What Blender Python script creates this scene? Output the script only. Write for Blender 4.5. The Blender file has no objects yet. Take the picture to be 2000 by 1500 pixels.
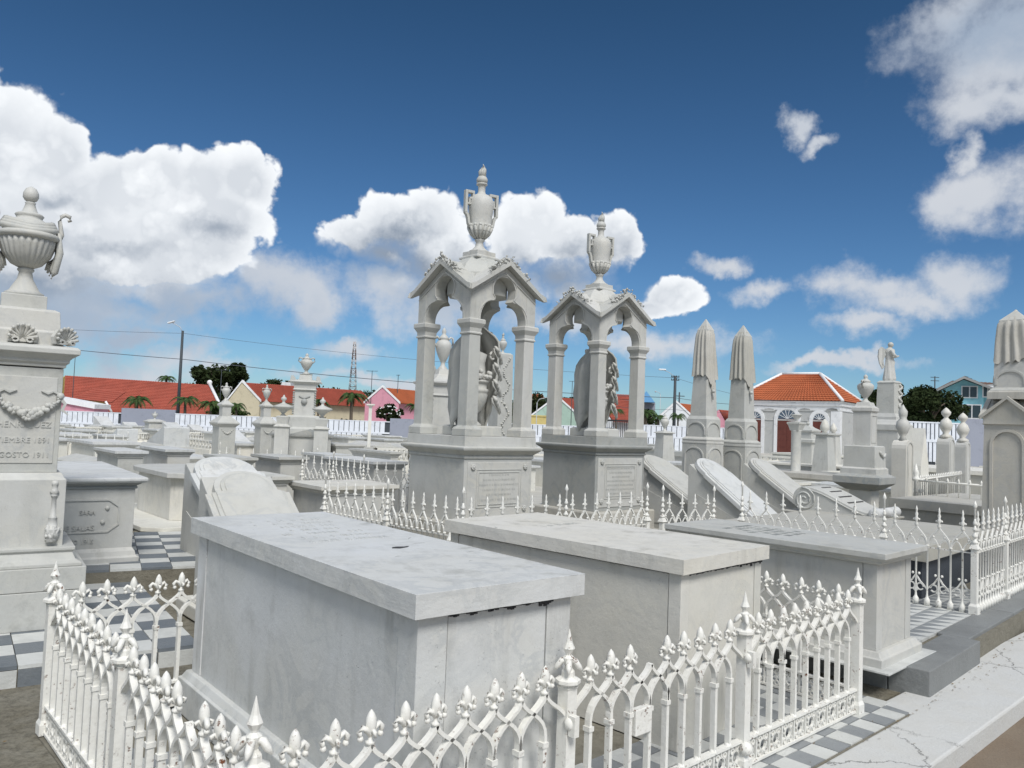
import bpy, math, random
from math import sin, cos, pi, radians, atan2, asin, sqrt, hypot
from mathutils import Vector, Matrix

# ------------------------------------------------------------------ camera
SC = bpy.context.scene
F_PX, PITCH, ROLL, EYE = 1550.0, radians(2.95), radians(2.2), 1.5
cam_d = bpy.data.cameras.new("camera")
cam = bpy.data.objects.new("camera", cam_d)
SC.collection.objects.link(cam)
cam_d.sensor_width = 36.0
cam_d.lens = 36.0 * F_PX / 2000.0
cam_d.clip_start = 0.05
cam_d.clip_end = 12000
cam.matrix_world = (Matrix.Translation((0, 0, EYE)) @ Matrix.Rotation(radians(90) + PITCH, 4, 'X')
                    @ Matrix.Rotation(ROLL, 4, 'Z'))
SC.camera = cam
SC.render.resolution_x, SC.render.resolution_y = 1024, 768
SC.view_settings.view_transform = 'Standard'
SC.view_settings.look = 'None'
SC.view_settings.exposure = 0.92
SC.view_settings.gamma = 1.0
SC.view_settings.use_curve_mapping = False


def ray(x, y):
    u, v = x - 1000.0, y - 750.0
    c, s = cos(ROLL), sin(ROLL)
    X, Y = (c * u + s * v) / F_PX, (-s * u + c * v) / F_PX
    cy, sy = cos(PITCH), sin(PITCH)
    return Vector((X, cy + Y * sy, sy - Y * cy))


def at(x, y, z):
    """ground-plan point where the photograph's point (x, y) lies at height z"""
    d = ray(x, y)
    t = (z - EYE) / d.z
    return Vector((d.x * t, d.y * t))


def xyd(x, y, D):
    """plan point and height of a photograph point at distance D"""
    d = ray(x, y)
    t = D / d.y
    return Vector((d.x * t, D)), EYE + d.z * t


def reach(N, ang, x, y):
    """how far to go from plan point N along angle ang to be in line with photograph point x"""
    d = ray(x, y)
    k = d.x / d.y
    dx, dy = cos(ang), sin(ang)
    return (k * N.y - N.x) / (dx - k * dy)


# ------------------------------------------------------------------ sun and sky
SUN_AZ, SUN_EL = radians(162), radians(50)      # clockwise from +y (view direction)
sun_dir = Vector((sin(SUN_AZ) * cos(SUN_EL), cos(SUN_AZ) * cos(SUN_EL), sin(SUN_EL)))
sd = bpy.data.lights.new("sun", 'SUN')
sd.energy = 1.6
sd.angle = radians(20)
sd.color = (1.0, 0.975, 0.94)
sun = bpy.data.objects.new("sun", sd)
sun.rotation_euler = sun_dir.to_track_quat('Z', 'Y').to_euler()
SC.collection.objects.link(sun)

W = bpy.data.worlds.new("World")
SC.world = W
W.use_nodes = True
wt = W.node_tree
wt.nodes.clear()


class NG:
    def __init__(s, t):
        s.t = t

    def n(s, typ, **kw):
        nd = s.t.nodes.new(typ)
        for k, v in kw.items():
            setattr(nd, k, v)
        return nd

    def put(s, sock, v):
        if v is None:
            return
        if isinstance(v, bpy.types.NodeSocket):
            s.t.links.new(v, sock)
        else:
            sock.default_value = v

    def m(s, op, a, b=None, c=None, clamp=False):
        nd = s.n('ShaderNodeMath', operation=op, use_clamp=clamp)
        for i, v in enumerate((a, b, c)):
            s.put(nd.inputs[i], v)
        return nd.outputs[0]

    def mr(s, v, a, b, c=0.0, d=1.0, smooth=False):
        nd = s.n('ShaderNodeMapRange')
        if smooth:
            nd.interpolation_type = 'SMOOTHSTEP'
        for i, x in enumerate((v, a, b, c, d)):
            s.put(nd.inputs[i], x)
        return nd.outputs[0]

    def mix(s, f, a, b, blend='MIX'):
        nd = s.n('ShaderNodeMix', data_type='RGBA', blend_type=blend)
        s.put(nd.inputs[0], f)
        for k, v in ((6, a), (7, b)):
            if isinstance(v, (tuple, list)) and len(v) == 3:
                v = (*v, 1)
            s.put(nd.inputs[k], v)
        return nd.outputs[2]

    def noise(s, vec, scale, detail=5, rough=0.55, dist=0.0, col=False):
        nd = s.n('ShaderNodeTexNoise')
        s.put(nd.inputs['Vector'], vec)
        nd.inputs['Scale'].default_value = scale
        nd.inputs['Detail'].default_value = detail
        nd.inputs['Roughness'].default_value = rough
        nd.inputs['Distortion'].default_value = dist
        return nd.outputs['Color' if col else 'Fac']


g = NG(wt)
tc = g.n('ShaderNodeTexCoord').outputs['Generated']
sky = g.n('ShaderNodeTexSky', sky_type='NISHITA', sun_disc=False)
sky.sun_elevation = SUN_EL
sky.sun_rotation = SUN_AZ
sky.altitude = 0
sky.air_density = 1.0
sky.dust_density = 0.2
sky.ozone_density = 1.6
sep = g.n('ShaderNodeSeparateXYZ')
g.put(sep.inputs[0], tc)
sx, sy_, sz = sep.outputs
az = g.m('ARCTAN2', sx, sy_)
el = g.m('ARCSINE', sz)
comb = g.n('ShaderNodeCombineXYZ')
g.put(comb.inputs[0], az)
g.put(comb.inputs[1], el)
# big billows push the cloud outlines about, small ones fray them
n1 = g.noise(tc, 6.0, 3, 0.5)
n2 = g.noise(tc, 17.0, 8, 0.62)
wcol = g.noise(tc, 9.0, 6, 0.6, col=True)
warp = g.n('ShaderNodeVectorMath', operation='MULTIPLY_ADD')
g.put(warp.inputs[0], wcol)
warp.inputs[1].default_value = (0.13, 0.10, 0)
warp.inputs[2].default_value = (-0.065, -0.05, 0)
aev0 = g.n('ShaderNodeVectorMath', operation='ADD')
g.put(aev0.inputs[0], comb.outputs[0])
g.put(aev0.inputs[1], warp.outputs[0])
aev = aev0.outputs[0]
warp2 = g.n('ShaderNodeVectorMath', operation='MULTIPLY_ADD')
g.put(warp2.inputs[0], warp.outputs[0])
warp2.inputs[1].default_value = (0.45, 0.45, 0)
g.put(warp2.inputs[2], comb.outputs[0])
aevh = warp2.outputs[0]


def cells(scale, vec):
    v = g.n('ShaderNodeTexVoronoi', feature='F1')
    g.put(v.inputs['Vector'], vec)
    v.inputs['Scale'].default_value = scale
    return v.outputs['Distance']


pv = g.mix(1.0, tc, g.mix(0.955, g.noise(tc, 30.0, 3, 0.6, col=True), (0.5, 0.5, 0.5)), 'ADD')
puff = g.m('ADD', g.m('MULTIPLY', cells(22.0, pv), 0.62), g.m('MULTIPLY', cells(52.0, pv), 0.38))
edge = g.m('ADD', g.m('MULTIPLY', g.m('SUBTRACT', n2, 0.5), 0.42),
           g.m('MULTIPLY', g.m('SUBTRACT', 0.42, puff), 0.62))
soft_edge = g.m('ADD', g.m('MULTIPLY', g.m('SUBTRACT', n2, 0.5), 1.7), g.m('MULTIPLY', g.m('SUBTRACT', n1, 0.5), 0.5))
hard = [(250, 510, 220, 60), (60, 530, 180, 70), (870, 500, 70, 50), (0, 290, 120, 120), (95, 300, 75, 75), (150, 400, 110, 90), (235, 375, 95, 70), (310, 355, 80, 70),
        (400, 360, 85, 75), (475, 350, 68, 66), (440, 420, 85, 70), (350, 450, 150, 105), (200, 480, 190, 110),
        (60, 470, 190, 150), (410, 480, 95, 62),
        (770, 455, 120, 68), (845, 440, 75, 66), (690, 465, 90, 52), (850, 520, 110, 80), (750, 500, 110, 40),
        (1050, 435, 92, 74), (1100, 470, 120, 66), (1200, 470, 66, 62), (1010, 480, 80, 80), (1100, 540, 130, 60),
        (1315, 578, 62, 42), (1265, 600, 62, 26)]
soft = [(560, 565, 130, 70), (600, 600, 90, 40), (790, 575, 170, 80), (880, 600, 120, 70), (1010, 575, 150, 90), (1150, 560, 90, 60), (380, 590, 150, 50), (180, 600, 260, 80), (1420, 510, 75, 25), (1700, 560, 120, 45),
        (1850, 540, 100, 52), (1640, 550, 70, 48), (1780, 585, 150, 36), (1505, 565, 80, 30), (1690, 632, 80, 28),
        (1930, 365, 135, 66), (1860, 380, 60, 50), (1885, 305, 34, 42), (1960, 90, 190, 130), (1870, 50, 110, 80),
        (1960, 190, 190, 60), (1555, 250, 38, 30), (1590, 283, 42, 18), (690, 685, 90, 28), (60, 560, 330, 100),
        (300, 560, 200, 60), (100, 640, 220, 46), (260, 655, 90, 30), (1300, 665, 240, 42), (1600, 705, 200, 16),
        (1100, 640, 200, 40), (760, 740, 240, 18), (335, 708, 95, 50), (240, 720, 75, 42), (300, 728, 90, 30), (420, 730, 70, 30)]


def blobs(lst, vec):
    acc = None
    for (cx, cy, rx, ry) in lst:
        d = ray(cx, cy).normalized()
        a0, e0 = atan2(d.x, d.y), asin(d.z)
        k1, k2 = F_PX / rx, F_PX / ry
        v = g.n('ShaderNodeVectorMath', operation='MULTIPLY_ADD')
        g.put(v.inputs[0], vec)
        v.inputs[1].default_value = (k1, k2, 0)
        v.inputs[2].default_value = (-a0 * k1, -e0 * k2, 0)
        ln = g.n('ShaderNodeVectorMath', operation='LENGTH')
        g.put(ln.inputs[0], v.outputs[0])
        q = ln.outputs['Value']
        acc = q if acc is None else g.m('SMOOTH_MIN', acc, q, 0.16)
    return g.m('SUBTRACT', 1.0, acc)


bh = blobs(hard, aevh)
bs = blobs(soft, aev)
# the unseen rest of the sky carries added clouds, thickened for fill light
away = g.mr(g.m('ABSOLUTE', az), 0.72, 0.95, 0.0, 1.0, True)
away = g.m('MAXIMUM', away, g.mr(el, 0.60, 0.8, 0.0, 1.0, True))
rest = g.m('MULTIPLY', g.m('SUBTRACT', g.noise(tc, 2.6, 3, 0.5), 0.38), 4.0)
rest = g.m('SUBTRACT', g.m('MULTIPLY', g.m('ADD', rest, 1.0), away), 1.0)
bs = g.m('MAXIMUM', bs, rest)
lown = g.m('MULTIPLY', g.m('SUBTRACT', n2, 0.5), 1.2)
under = g.mr(g.m('ADD', blobs([(40, 610, 420, 110), (300, 595, 270, 66), (770, 525, 210, 62), (1110, 545, 190, 62), (940, 585, 190, 62), (240, 655, 130, 40), (1930, 60, 170, 60)], aev), lown), -0.25, 0.9, 0.0, 1.0, True)
under2 = g.mr(g.m('ADD', blobs([(430, 455, 90, 30), (230, 470, 120, 26), (810, 460, 90, 26), (1130, 480, 110, 28), (120, 380, 60, 22)], aev), lown), -0.1, 1.1, 0.0, 1.0, True)
dh = g.mr(g.m('ADD', bh, edge), -0.03, g.m('ADD', 0.14, g.m('MULTIPLY', under, 1.0)), 0.0, 1.0, True)
ds = g.mr(g.m('ADD', bs, soft_edge), -0.05, 0.85, 0.0, 0.95, True)
# bases of the clouds turn grey, billows shade each other
thick = g.mr(g.m('ADD', bh, g.m('MULTIPLY', edge, 0.6)), 0.0, 0.55, 0.0, 1.0)
bill = g.mr(puff, 0.18, 0.55, 0.0, 1.0)
soft_n = g.mr(n1, 0.35, 0.65, 0.0, 1.0)
shade = g.m('ADD', g.m('ADD', g.m('MULTIPLY', under, 0.75), g.m('MULTIPLY', under2, 0.45)), g.m('MULTIPLY', g.m('MULTIPLY', g.m('ADD', g.m('MULTIPLY', bill, 0.6), g.m('MULTIPLY', soft_n, 0.4)), thick), 0.50), clamp=True)
ch = g.mix(shade, (0.53, 0.545, 0.56), (0.15, 0.18, 0.225))
cs = g.mix(g.m('ADD', g.m('MULTIPLY', under, 0.75), g.m('MULTIPLY', soft_n, 0.25), clamp=True), (0.35, 0.365, 0.39), (0.19, 0.235, 0.30))
skyc = g.n('ShaderNodeHueSaturation')
skyc.inputs['Saturation'].default_value = 1.03
skyc.inputs['Value'].default_value = 1.0
hz_t = g.mr(el, -0.02, 0.50, 0.0, 1.0)
g.put(skyc.inputs['Color'], g.mix(1.0, sky.outputs[0], g.mix(hz_t, (0.53, 0.755, 1.02), (0.29, 0.47, 0.60)), 'MULTIPLY'))
SKY_S = 0.050
bg1 = g.n('ShaderNodeBackground')
g.put(bg1.inputs[0], skyc.outputs[0])
bg1.inputs[1].default_value = SKY_S
bg2 = g.n('ShaderNodeBackground')
g.put(bg2.inputs[0], g.mix(dh, cs, ch))
bg2.inputs[1].default_value = 1.0
fac = g.m('MAXIMUM', dh, ds)
fac = g.m('MULTIPLY', fac, g.mr(el, -0.01, 0.02, 0.0, 1.0))
mx = g.n('ShaderNodeMixShader')
g.put(mx.inputs[0], fac)
wt.links.new(bg1.outputs[0], mx.inputs[1])
wt.links.new(bg2.outputs[0], mx.inputs[2])
wo = g.n('ShaderNodeOutputWorld')
wt.links.new(mx.outputs[0], wo.inputs[0])
SC.cycles.max_bounces = 6
SC.cycles.diffuse_bounces = 3
W.cycles.sampling_method = 'MANUAL'
W.cycles.sample_map_resolution = 512

# ------------------------------------------------------------------ materials
MATS = {}


def mat(name, base, rough=0.7, build=None, spec=0.35, bump=None):
    m = bpy.data.materials.new(name)
    m.use_nodes = True
    t = m.node_tree
    q = NG(t)
    p = t.nodes['Principled BSDF']
    p.inputs['Roughness'].default_value = rough
    p.inputs['Specular IOR Level'].default_value = spec
    p.inputs['Base Color'].default_value = (*base, 1)
    if build:
        build(q, p, base)
    MATS[name] = m
    return m


def bumpit(q, p, h, dist=0.01, strength=0.5):
    b = q.n('ShaderNodeBump')
    b.inputs['Strength'].default_value = strength
    b.inputs['Distance'].default_value = dist
    q.put(b.inputs['Height'], h)
    q.t.links.new(b.outputs[0], p.inputs['Normal'])


def coords(q, world=False):
    if world:
        return q.n('ShaderNodeNewGeometry').outputs['Position']
    tc = q.n('ShaderNodeTexCoord').outputs['Object']
    oi = q.n('ShaderNodeObjectInfo')
    v = q.n('ShaderNodeVectorMath', operation='ADD')
    q.put(v.inputs[0], tc)
    k = q.m('MULTIPLY', oi.outputs['Random'], 37.0)
    q.put(v.inputs[1], k)
    return v.outputs[0]


def marble(vein=0.35, stain=0.35, warm=(0.80, 0.76, 0.66), dark=(0.34, 0.37, 0.40), pit=0.3):
    def f(q, p, base):
        c = coords(q)
        oi = q.n('ShaderNodeObjectInfo').outputs['Random']
        big = q.noise(c, 1.6, 6, 0.6, 0.6)
        v = q.m('ABSOLUTE', q.m('SUBTRACT', q.noise(c, 2.3, 9, 0.62, 1.6), 0.5))
        vn = q.m('MULTIPLY', q.mr(v, 0.0, 0.055, 1.0, 0.0, True), q.mr(big, 0.4, 0.62))
        col = q.mix(q.mr(big, 0.35, 0.68, 0.0, 0.5), base, tuple(b * w * 1.12 for b, w in zip(base, warm)))
        col = q.mix(q.m('MULTIPLY', vn, vein), col, dark)
        cloudy = q.noise(c, 5.0, 8, 0.7)
        col = q.mix(q.mr(cloudy, 0.42, 0.75, 0.0, 0.38), col, tuple(b * .72 for b in base))
        # rain streaks and lichen: patches of their own, stretched down the stone
        mp = q.n('ShaderNodeMapping')
        q.put(mp.inputs[0], c)
        mp.inputs['Scale'].default_value = (9, 9, 1.1)
        st = q.noise(mp.outputs[0], 1.0, 7, 0.65)
        st = q.m('MULTIPLY', q.mr(st, 0.50, 0.78), q.mr(q.noise(c, 2.1, 3, 0.6), 0.42, 0.66))
        col = q.mix(q.m('MULTIPLY', st, stain), col, (0.20, 0.19, 0.15))
        sp = q.noise(c, 95, 3, 0.6)
        sp2 = q.m('MULTIPLY', q.mr(sp, 0.63, 0.72), q.mr(q.noise(c, 4.0, 3), 0.48, 0.64))
        col = q.mix(q.m('MULTIPLY', sp2, pit), col, (0.10, 0.10, 0.10))
        col = q.mix(q.mr(oi, 0.2, 1, 0, 0.75), col, q.mix(0.6, col, (base[0] * .74, base[1] * .76, base[2] * .74)))
        alg = q.m('MULTIPLY', q.mr(q.noise(c, 3.1, 8, 0.72), 0.56, 0.74), q.mr(oi, 0.3, 1.0))
        col = q.mix(q.m('MULTIPLY', alg, 0.55), col, (0.16, 0.16, 0.14))
        q.put(p.inputs['Base Color'], col)
        q.put(p.inputs['Roughness'], q.mr(cloudy, 0.3, 0.7, 0.42, 0.72))
        bumpit(q, p, q.m('ADD', q.noise(c, 34, 8, 0.7), q.m('MULTIPLY', sp2, -0.6)), 0.006, 0.42)
    return f


def speck(amount=0.3, scale=8, dark=(0.1, 0.09, 0.07), bs=40, bd=0.01, world=False):
    def f(q, p, base):
        c = coords(q, world)
        n = q.noise(c, scale, 8, 0.65)
        col = q.mix(q.mr(n, 0.40, 0.75, 0, amount), base, dark)
        n3 = q.noise(c, scale * .23, 4, 0.6)
        col = q.mix(q.mr(n3, 0.35, 0.65, 0, 0.35), col, tuple(min(1, b * 1.25) for b in base))
        if not world:
            oi = q.n('ShaderNodeObjectInfo').outputs['Random']
            col = q.mix(q.mr(oi, 0.0, 1.0, 0.0, 0.45), col, tuple(.62 * b + .38 * d * 1.6 for b, d in zip(base, dark)))
            st = q.noise(q.n('ShaderNodeNewGeometry').outputs['Position'], 2.3, 7, 0.7)
            col = q.mix(q.mr(st, 0.52, 0.72, 0, 0.45), col, tuple(b * .45 for b in base))
        q.put(p.inputs['Base Color'], col)
        bumpit(q, p, q.noise(c, bs, 8, 0.7), bd, 0.6)
    return f


def iron(q, p, base):
    c = coords(q)
    n = q.noise(c, 22, 6, 0.65)
    col = q.mix(q.mr(n, 0.4, 0.8, 0, 0.35), base, (0.60, 0.58, 0.50))
    r = q.m('MULTIPLY', q.mr(q.noise(c, 55, 5, 0.65), 0.58, 0.66), q.mr(q.noise(c, 6, 2), 0.50, 0.60))
    col = q.mix(r, col, (0.16, 0.06, 0.025))
    q.put(p.inputs['Base Color'], col)
    bumpit(q, p, q.m('SUBTRACT', q.noise(c, 70, 5, 0.6), q.m('MULTIPLY', r, 1.2)), 0.003, 0.6)


def apron(q, p, base):
    c = coords(q, True)
    wv = q.mix(0.28, c, q.noise(c, 3.0, 6, 0.75, col=True), 'ADD')
    vo = q.n('ShaderNodeTexVoronoi', feature='DISTANCE_TO_EDGE')
    q.put(vo.inputs['Vector'], wv)
    vo.inputs['Scale'].default_value = 0.95
    br = q.mr(q.noise(c, 1.6, 2), 0.38, 0.52)
    cr = q.m('MULTIPLY', q.mr(vo.outputs['Distance'], 0.0, 0.0055, 1, 0), br)
    n = q.noise(c, 5, 8, 0.7)
    col = q.mix(q.mr(n, 0.40, 0.75, 0, 0.30), base, (0.52, 0.49, 0.42))
    sm = q.noise(c, 1.3, 4, 0.6)
    col = q.mix(q.mr(sm, 0.5, 0.7, 0, 0.25), col, (0.45, 0.45, 0.44))
    fl = q.mr(q.noise(c, 48, 5, 0.7), 0.66, 0.72)
    col = q.mix(q.m('MULTIPLY', fl, 0.45), col, (0.26, 0.25, 0.2))
    col = q.mix(q.m('MULTIPLY', cr, 0.55), col, (0.06, 0.06, 0.05))
    q.put(p.inputs['Base Color'], col)
    bumpit(q, p, q.m('SUBTRACT', q.m('ADD', n, q.m('MULTIPLY', q.noise(c, 60, 6), .4)), q.m('MULTIPLY', cr, 1.5)), 0.012, 0.6)


def soil(q, p, base):
    c = coords(q, True)
    n = q.noise(c, 3.5, 9, 0.7)
    n2 = q.noise(c, 26, 8, 0.75)
    col = q.mix(q.mr(n, 0.35, 0.65), base, (0.30, 0.285, 0.235))
    col = q.mix(q.mr(n2, 0.45, 0.7, 0, 0.7), col, (0.055, 0.05, 0.035))
    q.put(p.inputs['Base Color'], col)
    bumpit(q, p, q.m('ADD', n, n2), 0.03, 0.8)


def sandpath(q, p, base):
    c = coords(q, True)
    n = q.noise(c, 2.5, 9, 0.65)
    n2 = q.noise(c, 90, 6, 0.75)
    col = q.mix(q.mr(n, 0.35, 0.65), base, (0.27, 0.22, 0.165))
    col = q.mix(q.mr(n2, 0.45, 0.7, 0, 0.55), col, (0.12, 0.10, 0.075))
    q.put(p.inputs['Base Color'], col)
    bumpit(q, p, q.m('ADD', n, n2), 0.012, 0.7)


def rooftile(q, p, base):
    c = coords(q)
    n = q.noise(c, 0.9, 5, 0.6)
    n2 = q.noise(c, 9, 4, 0.6)
    col = q.mix(q.mr(n, 0.35, 0.7, 0, 0.6), base, tuple(b * 0.6 for b in base))
    col = q.mix(q.mr(n2, 0.45, 0.75, 0, 0.5), col, (base[0] * .55, base[1] * .7, base[2] * .8))
    q.put(p.inputs['Base Color'], col)


def leafy(q, p, base):
    oi = q.n('ShaderNodeNewGeometry')
    n = q.noise(coords(q, True), 1.2, 3, 0.6)
    r = oi.outputs['Random Per Island']
    col = q.mix(r, tuple(b * .6 for b in base), tuple(b * 1.5 for b in base))
    col = q.mix(q.mr(n, 0.4, 0.7, 0, 0.5), col, (base[0] * 1.5, base[1] * 1.2, base[2] * .8))
    q.put(p.inputs['Base Color'], col)


mat('marble', (0.59, 0.59, 0.565), 0.5, marble(stain=0.5))
mat('marble_cool', (0.69, 0.70, 0.70), 0.5, marble(0.42, 0.75, pit=0.7))
mat('marble_warm', (0.70, 0.685, 0.635), 0.5, marble(0.18, 0.85, warm=(0.88, 0.85, 0.76), pit=0.5))
mat('marble_grey', (0.42, 0.425, 0.41), 0.5, marble(0.7, 0.35, dark=(.26, .30, .32)))
mat('marble_old', (0.54, 0.525, 0.48), 0.6, marble(0.3, 0.75, pit=0.8))
mat('whitewash_and_sunlit', (0.80, 0.785, 0.73), 0.8, marble(0.05, 0.45, pit=0.6))
mat('white_iron', (0.82, 0.81, 0.76), 0.42, iron)
mat('rusty_iron', (0.22, 0.11, 0.08), 0.7, speck(0.6, 20, (0.35, 0.3, 0.25)))
mat('gap', (0.03, 0.03, 0.03), 0.9)
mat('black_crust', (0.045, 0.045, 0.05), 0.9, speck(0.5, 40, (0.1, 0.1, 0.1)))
mat('lettering', (0.10, 0.10, 0.10), 0.7)
mat('engraved', (0.30, 0.31, 0.30), 0.7)
mat('tile_white', (0.60, 0.61, 0.59), 0.5, speck(0.35, 9, (0.36, 0.36, 0.32)))
mat('tile_dark', (0.125, 0.145, 0.165), 0.5, speck(0.45, 9, (0.25, 0.26, 0.26)))
mat('tile_grey', (0.27, 0.285, 0.295), 0.5, speck(0.4, 9, (0.16, 0.17, 0.17)))
mat('dark_stone', (0.24, 0.25, 0.25), 0.6, speck(0.5, 3, (0.10, 0.10, 0.09)))
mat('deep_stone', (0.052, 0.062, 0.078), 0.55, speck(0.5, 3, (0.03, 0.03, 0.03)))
mat('mortar', (0.25, 0.235, 0.19), 0.9, speck(0.7, 12, (0.07, 0.06, 0.04), 30, 0.03))
mat('apron', (0.58, 0.585, 0.57), 0.8, apron)
mat('soil', (0.21, 0.19, 0.14), 0.95, soil)
mat('path', (0.23, 0.175, 0.125), 0.95, sandpath)
mat('pale_ground', (0.50, 0.49, 0.45), 0.9, speck(0.5, 3, (0.3, 0.28, 0.22), world=True))
mat('litter', (0.20, 0.14, 0.07), 0.9)
mat('rubble', (0.27, 0.22, 0.15), 0.95, speck(0.7, 14, (0.06, 0.045, 0.03), 25, 0.03))
mat('plaster_grey', (0.30, 0.32, 0.385), 0.9, speck(0.25, .8, (0.22, 0.23, 0.26)))
mat('fence_white', (0.74, 0.77, 0.83), 0.7, speck(0.25, 2, (0.5, 0.52, 0.55)))
mat('roof_red', (0.43, 0.105, 0.068), 0.85, rooftile)
mat('roof_orange', (0.50, 0.145, 0.06), 0.85, rooftile)
mat('roof_brown', (0.22, 0.14, 0.11), 0.85, rooftile)
mat('roof_grey', (0.36, 0.36, 0.35), 0.85, rooftile)
mat('wall_cream', (0.56, 0.50, 0.36), 0.9, speck(0.2, 1, (0.4, 0.36, 0.27)))
mat('wall_yellow', (0.62, 0.50, 0.20), 0.9, speck(0.2, 1, (0.42, 0.35, 0.17)))
mat('wall_pink', (0.62, 0.29, 0.36), 0.9, speck(0.2, 1, (0.5, 0.25, 0.3)))
mat('wall_aqua', (0.27, 0.58, 0.66), 0.9, speck(0.2, 1, (0.25, 0.46, 0.52)))
mat('wall_green', (0.40, 0.54, 0.46), 0.9, speck(0.2, 1, (0.3, 0.42, 0.36)))
mat('wall_white', (0.72, 0.74, 0.76), 0.9, speck(0.25, 1, (0.5, 0.5, 0.5)))
mat('wall_chapel', (0.47, 0.48, 0.475), 0.9, speck(0.45, .7, (0.62, 0.6, 0.55)))
mat('trim_white', (0.80, 0.81, 0.82), 0.8, speck(0.2, 2, (0.55, 0.55, 0.55)))
mat('door_red', (0.15, 0.045, 0.035), 0.6, speck(0.3, 4, (0.08, 0.03, 0.02)))
mat('glass', (0.10, 0.14, 0.19), 0.15, spec=0.6)
mat('dark_window', (0.03, 0.05, 0.06), 0.2, spec=0.6)
mat('blue_metal', (0.10, 0.27, 0.48), 0.5)
mat('pole_dark', (0.055, 0.065, 0.075), 0.6)
mat('pole_light', (0.5, 0.52, 0.54), 0.5)
mat('lamp_white', (0.78, 0.8, 0.82), 0.4)
mat('wire', (0.09, 0.10, 0.12), 0.6)
mat('leaf', (0.038, 0.068, 0.020), 0.75, leafy, 0.15)
mat('leaf_dark', (0.026, 0.040, 0.016), 0.8, leafy, 0.1)
mat('leaf_palm', (0.045, 0.085, 0.028), 0.65, leafy, 0.2)
mat('flower', (0.8, 0.8, 0.78), 0.8)
mat('bark', (0.16, 0.13, 0.10), 0.9, speck(0.5, 9, (0.07, 0.055, 0.04)))
mat('hill', (0.05, 0.075, 0.035), 0.95, speck(0.6, .05, (0.02, 0.03, 0.015), world=True))
mat('gate_black', (0.03, 0.032, 0.035), 0.6)
mat('tower_paint', (0.55, 0.50, 0.48), 0.6)

# ------------------------------------------------------------------ mesh helpers
COL = SC.collection
rnd = random.Random(11)


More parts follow.
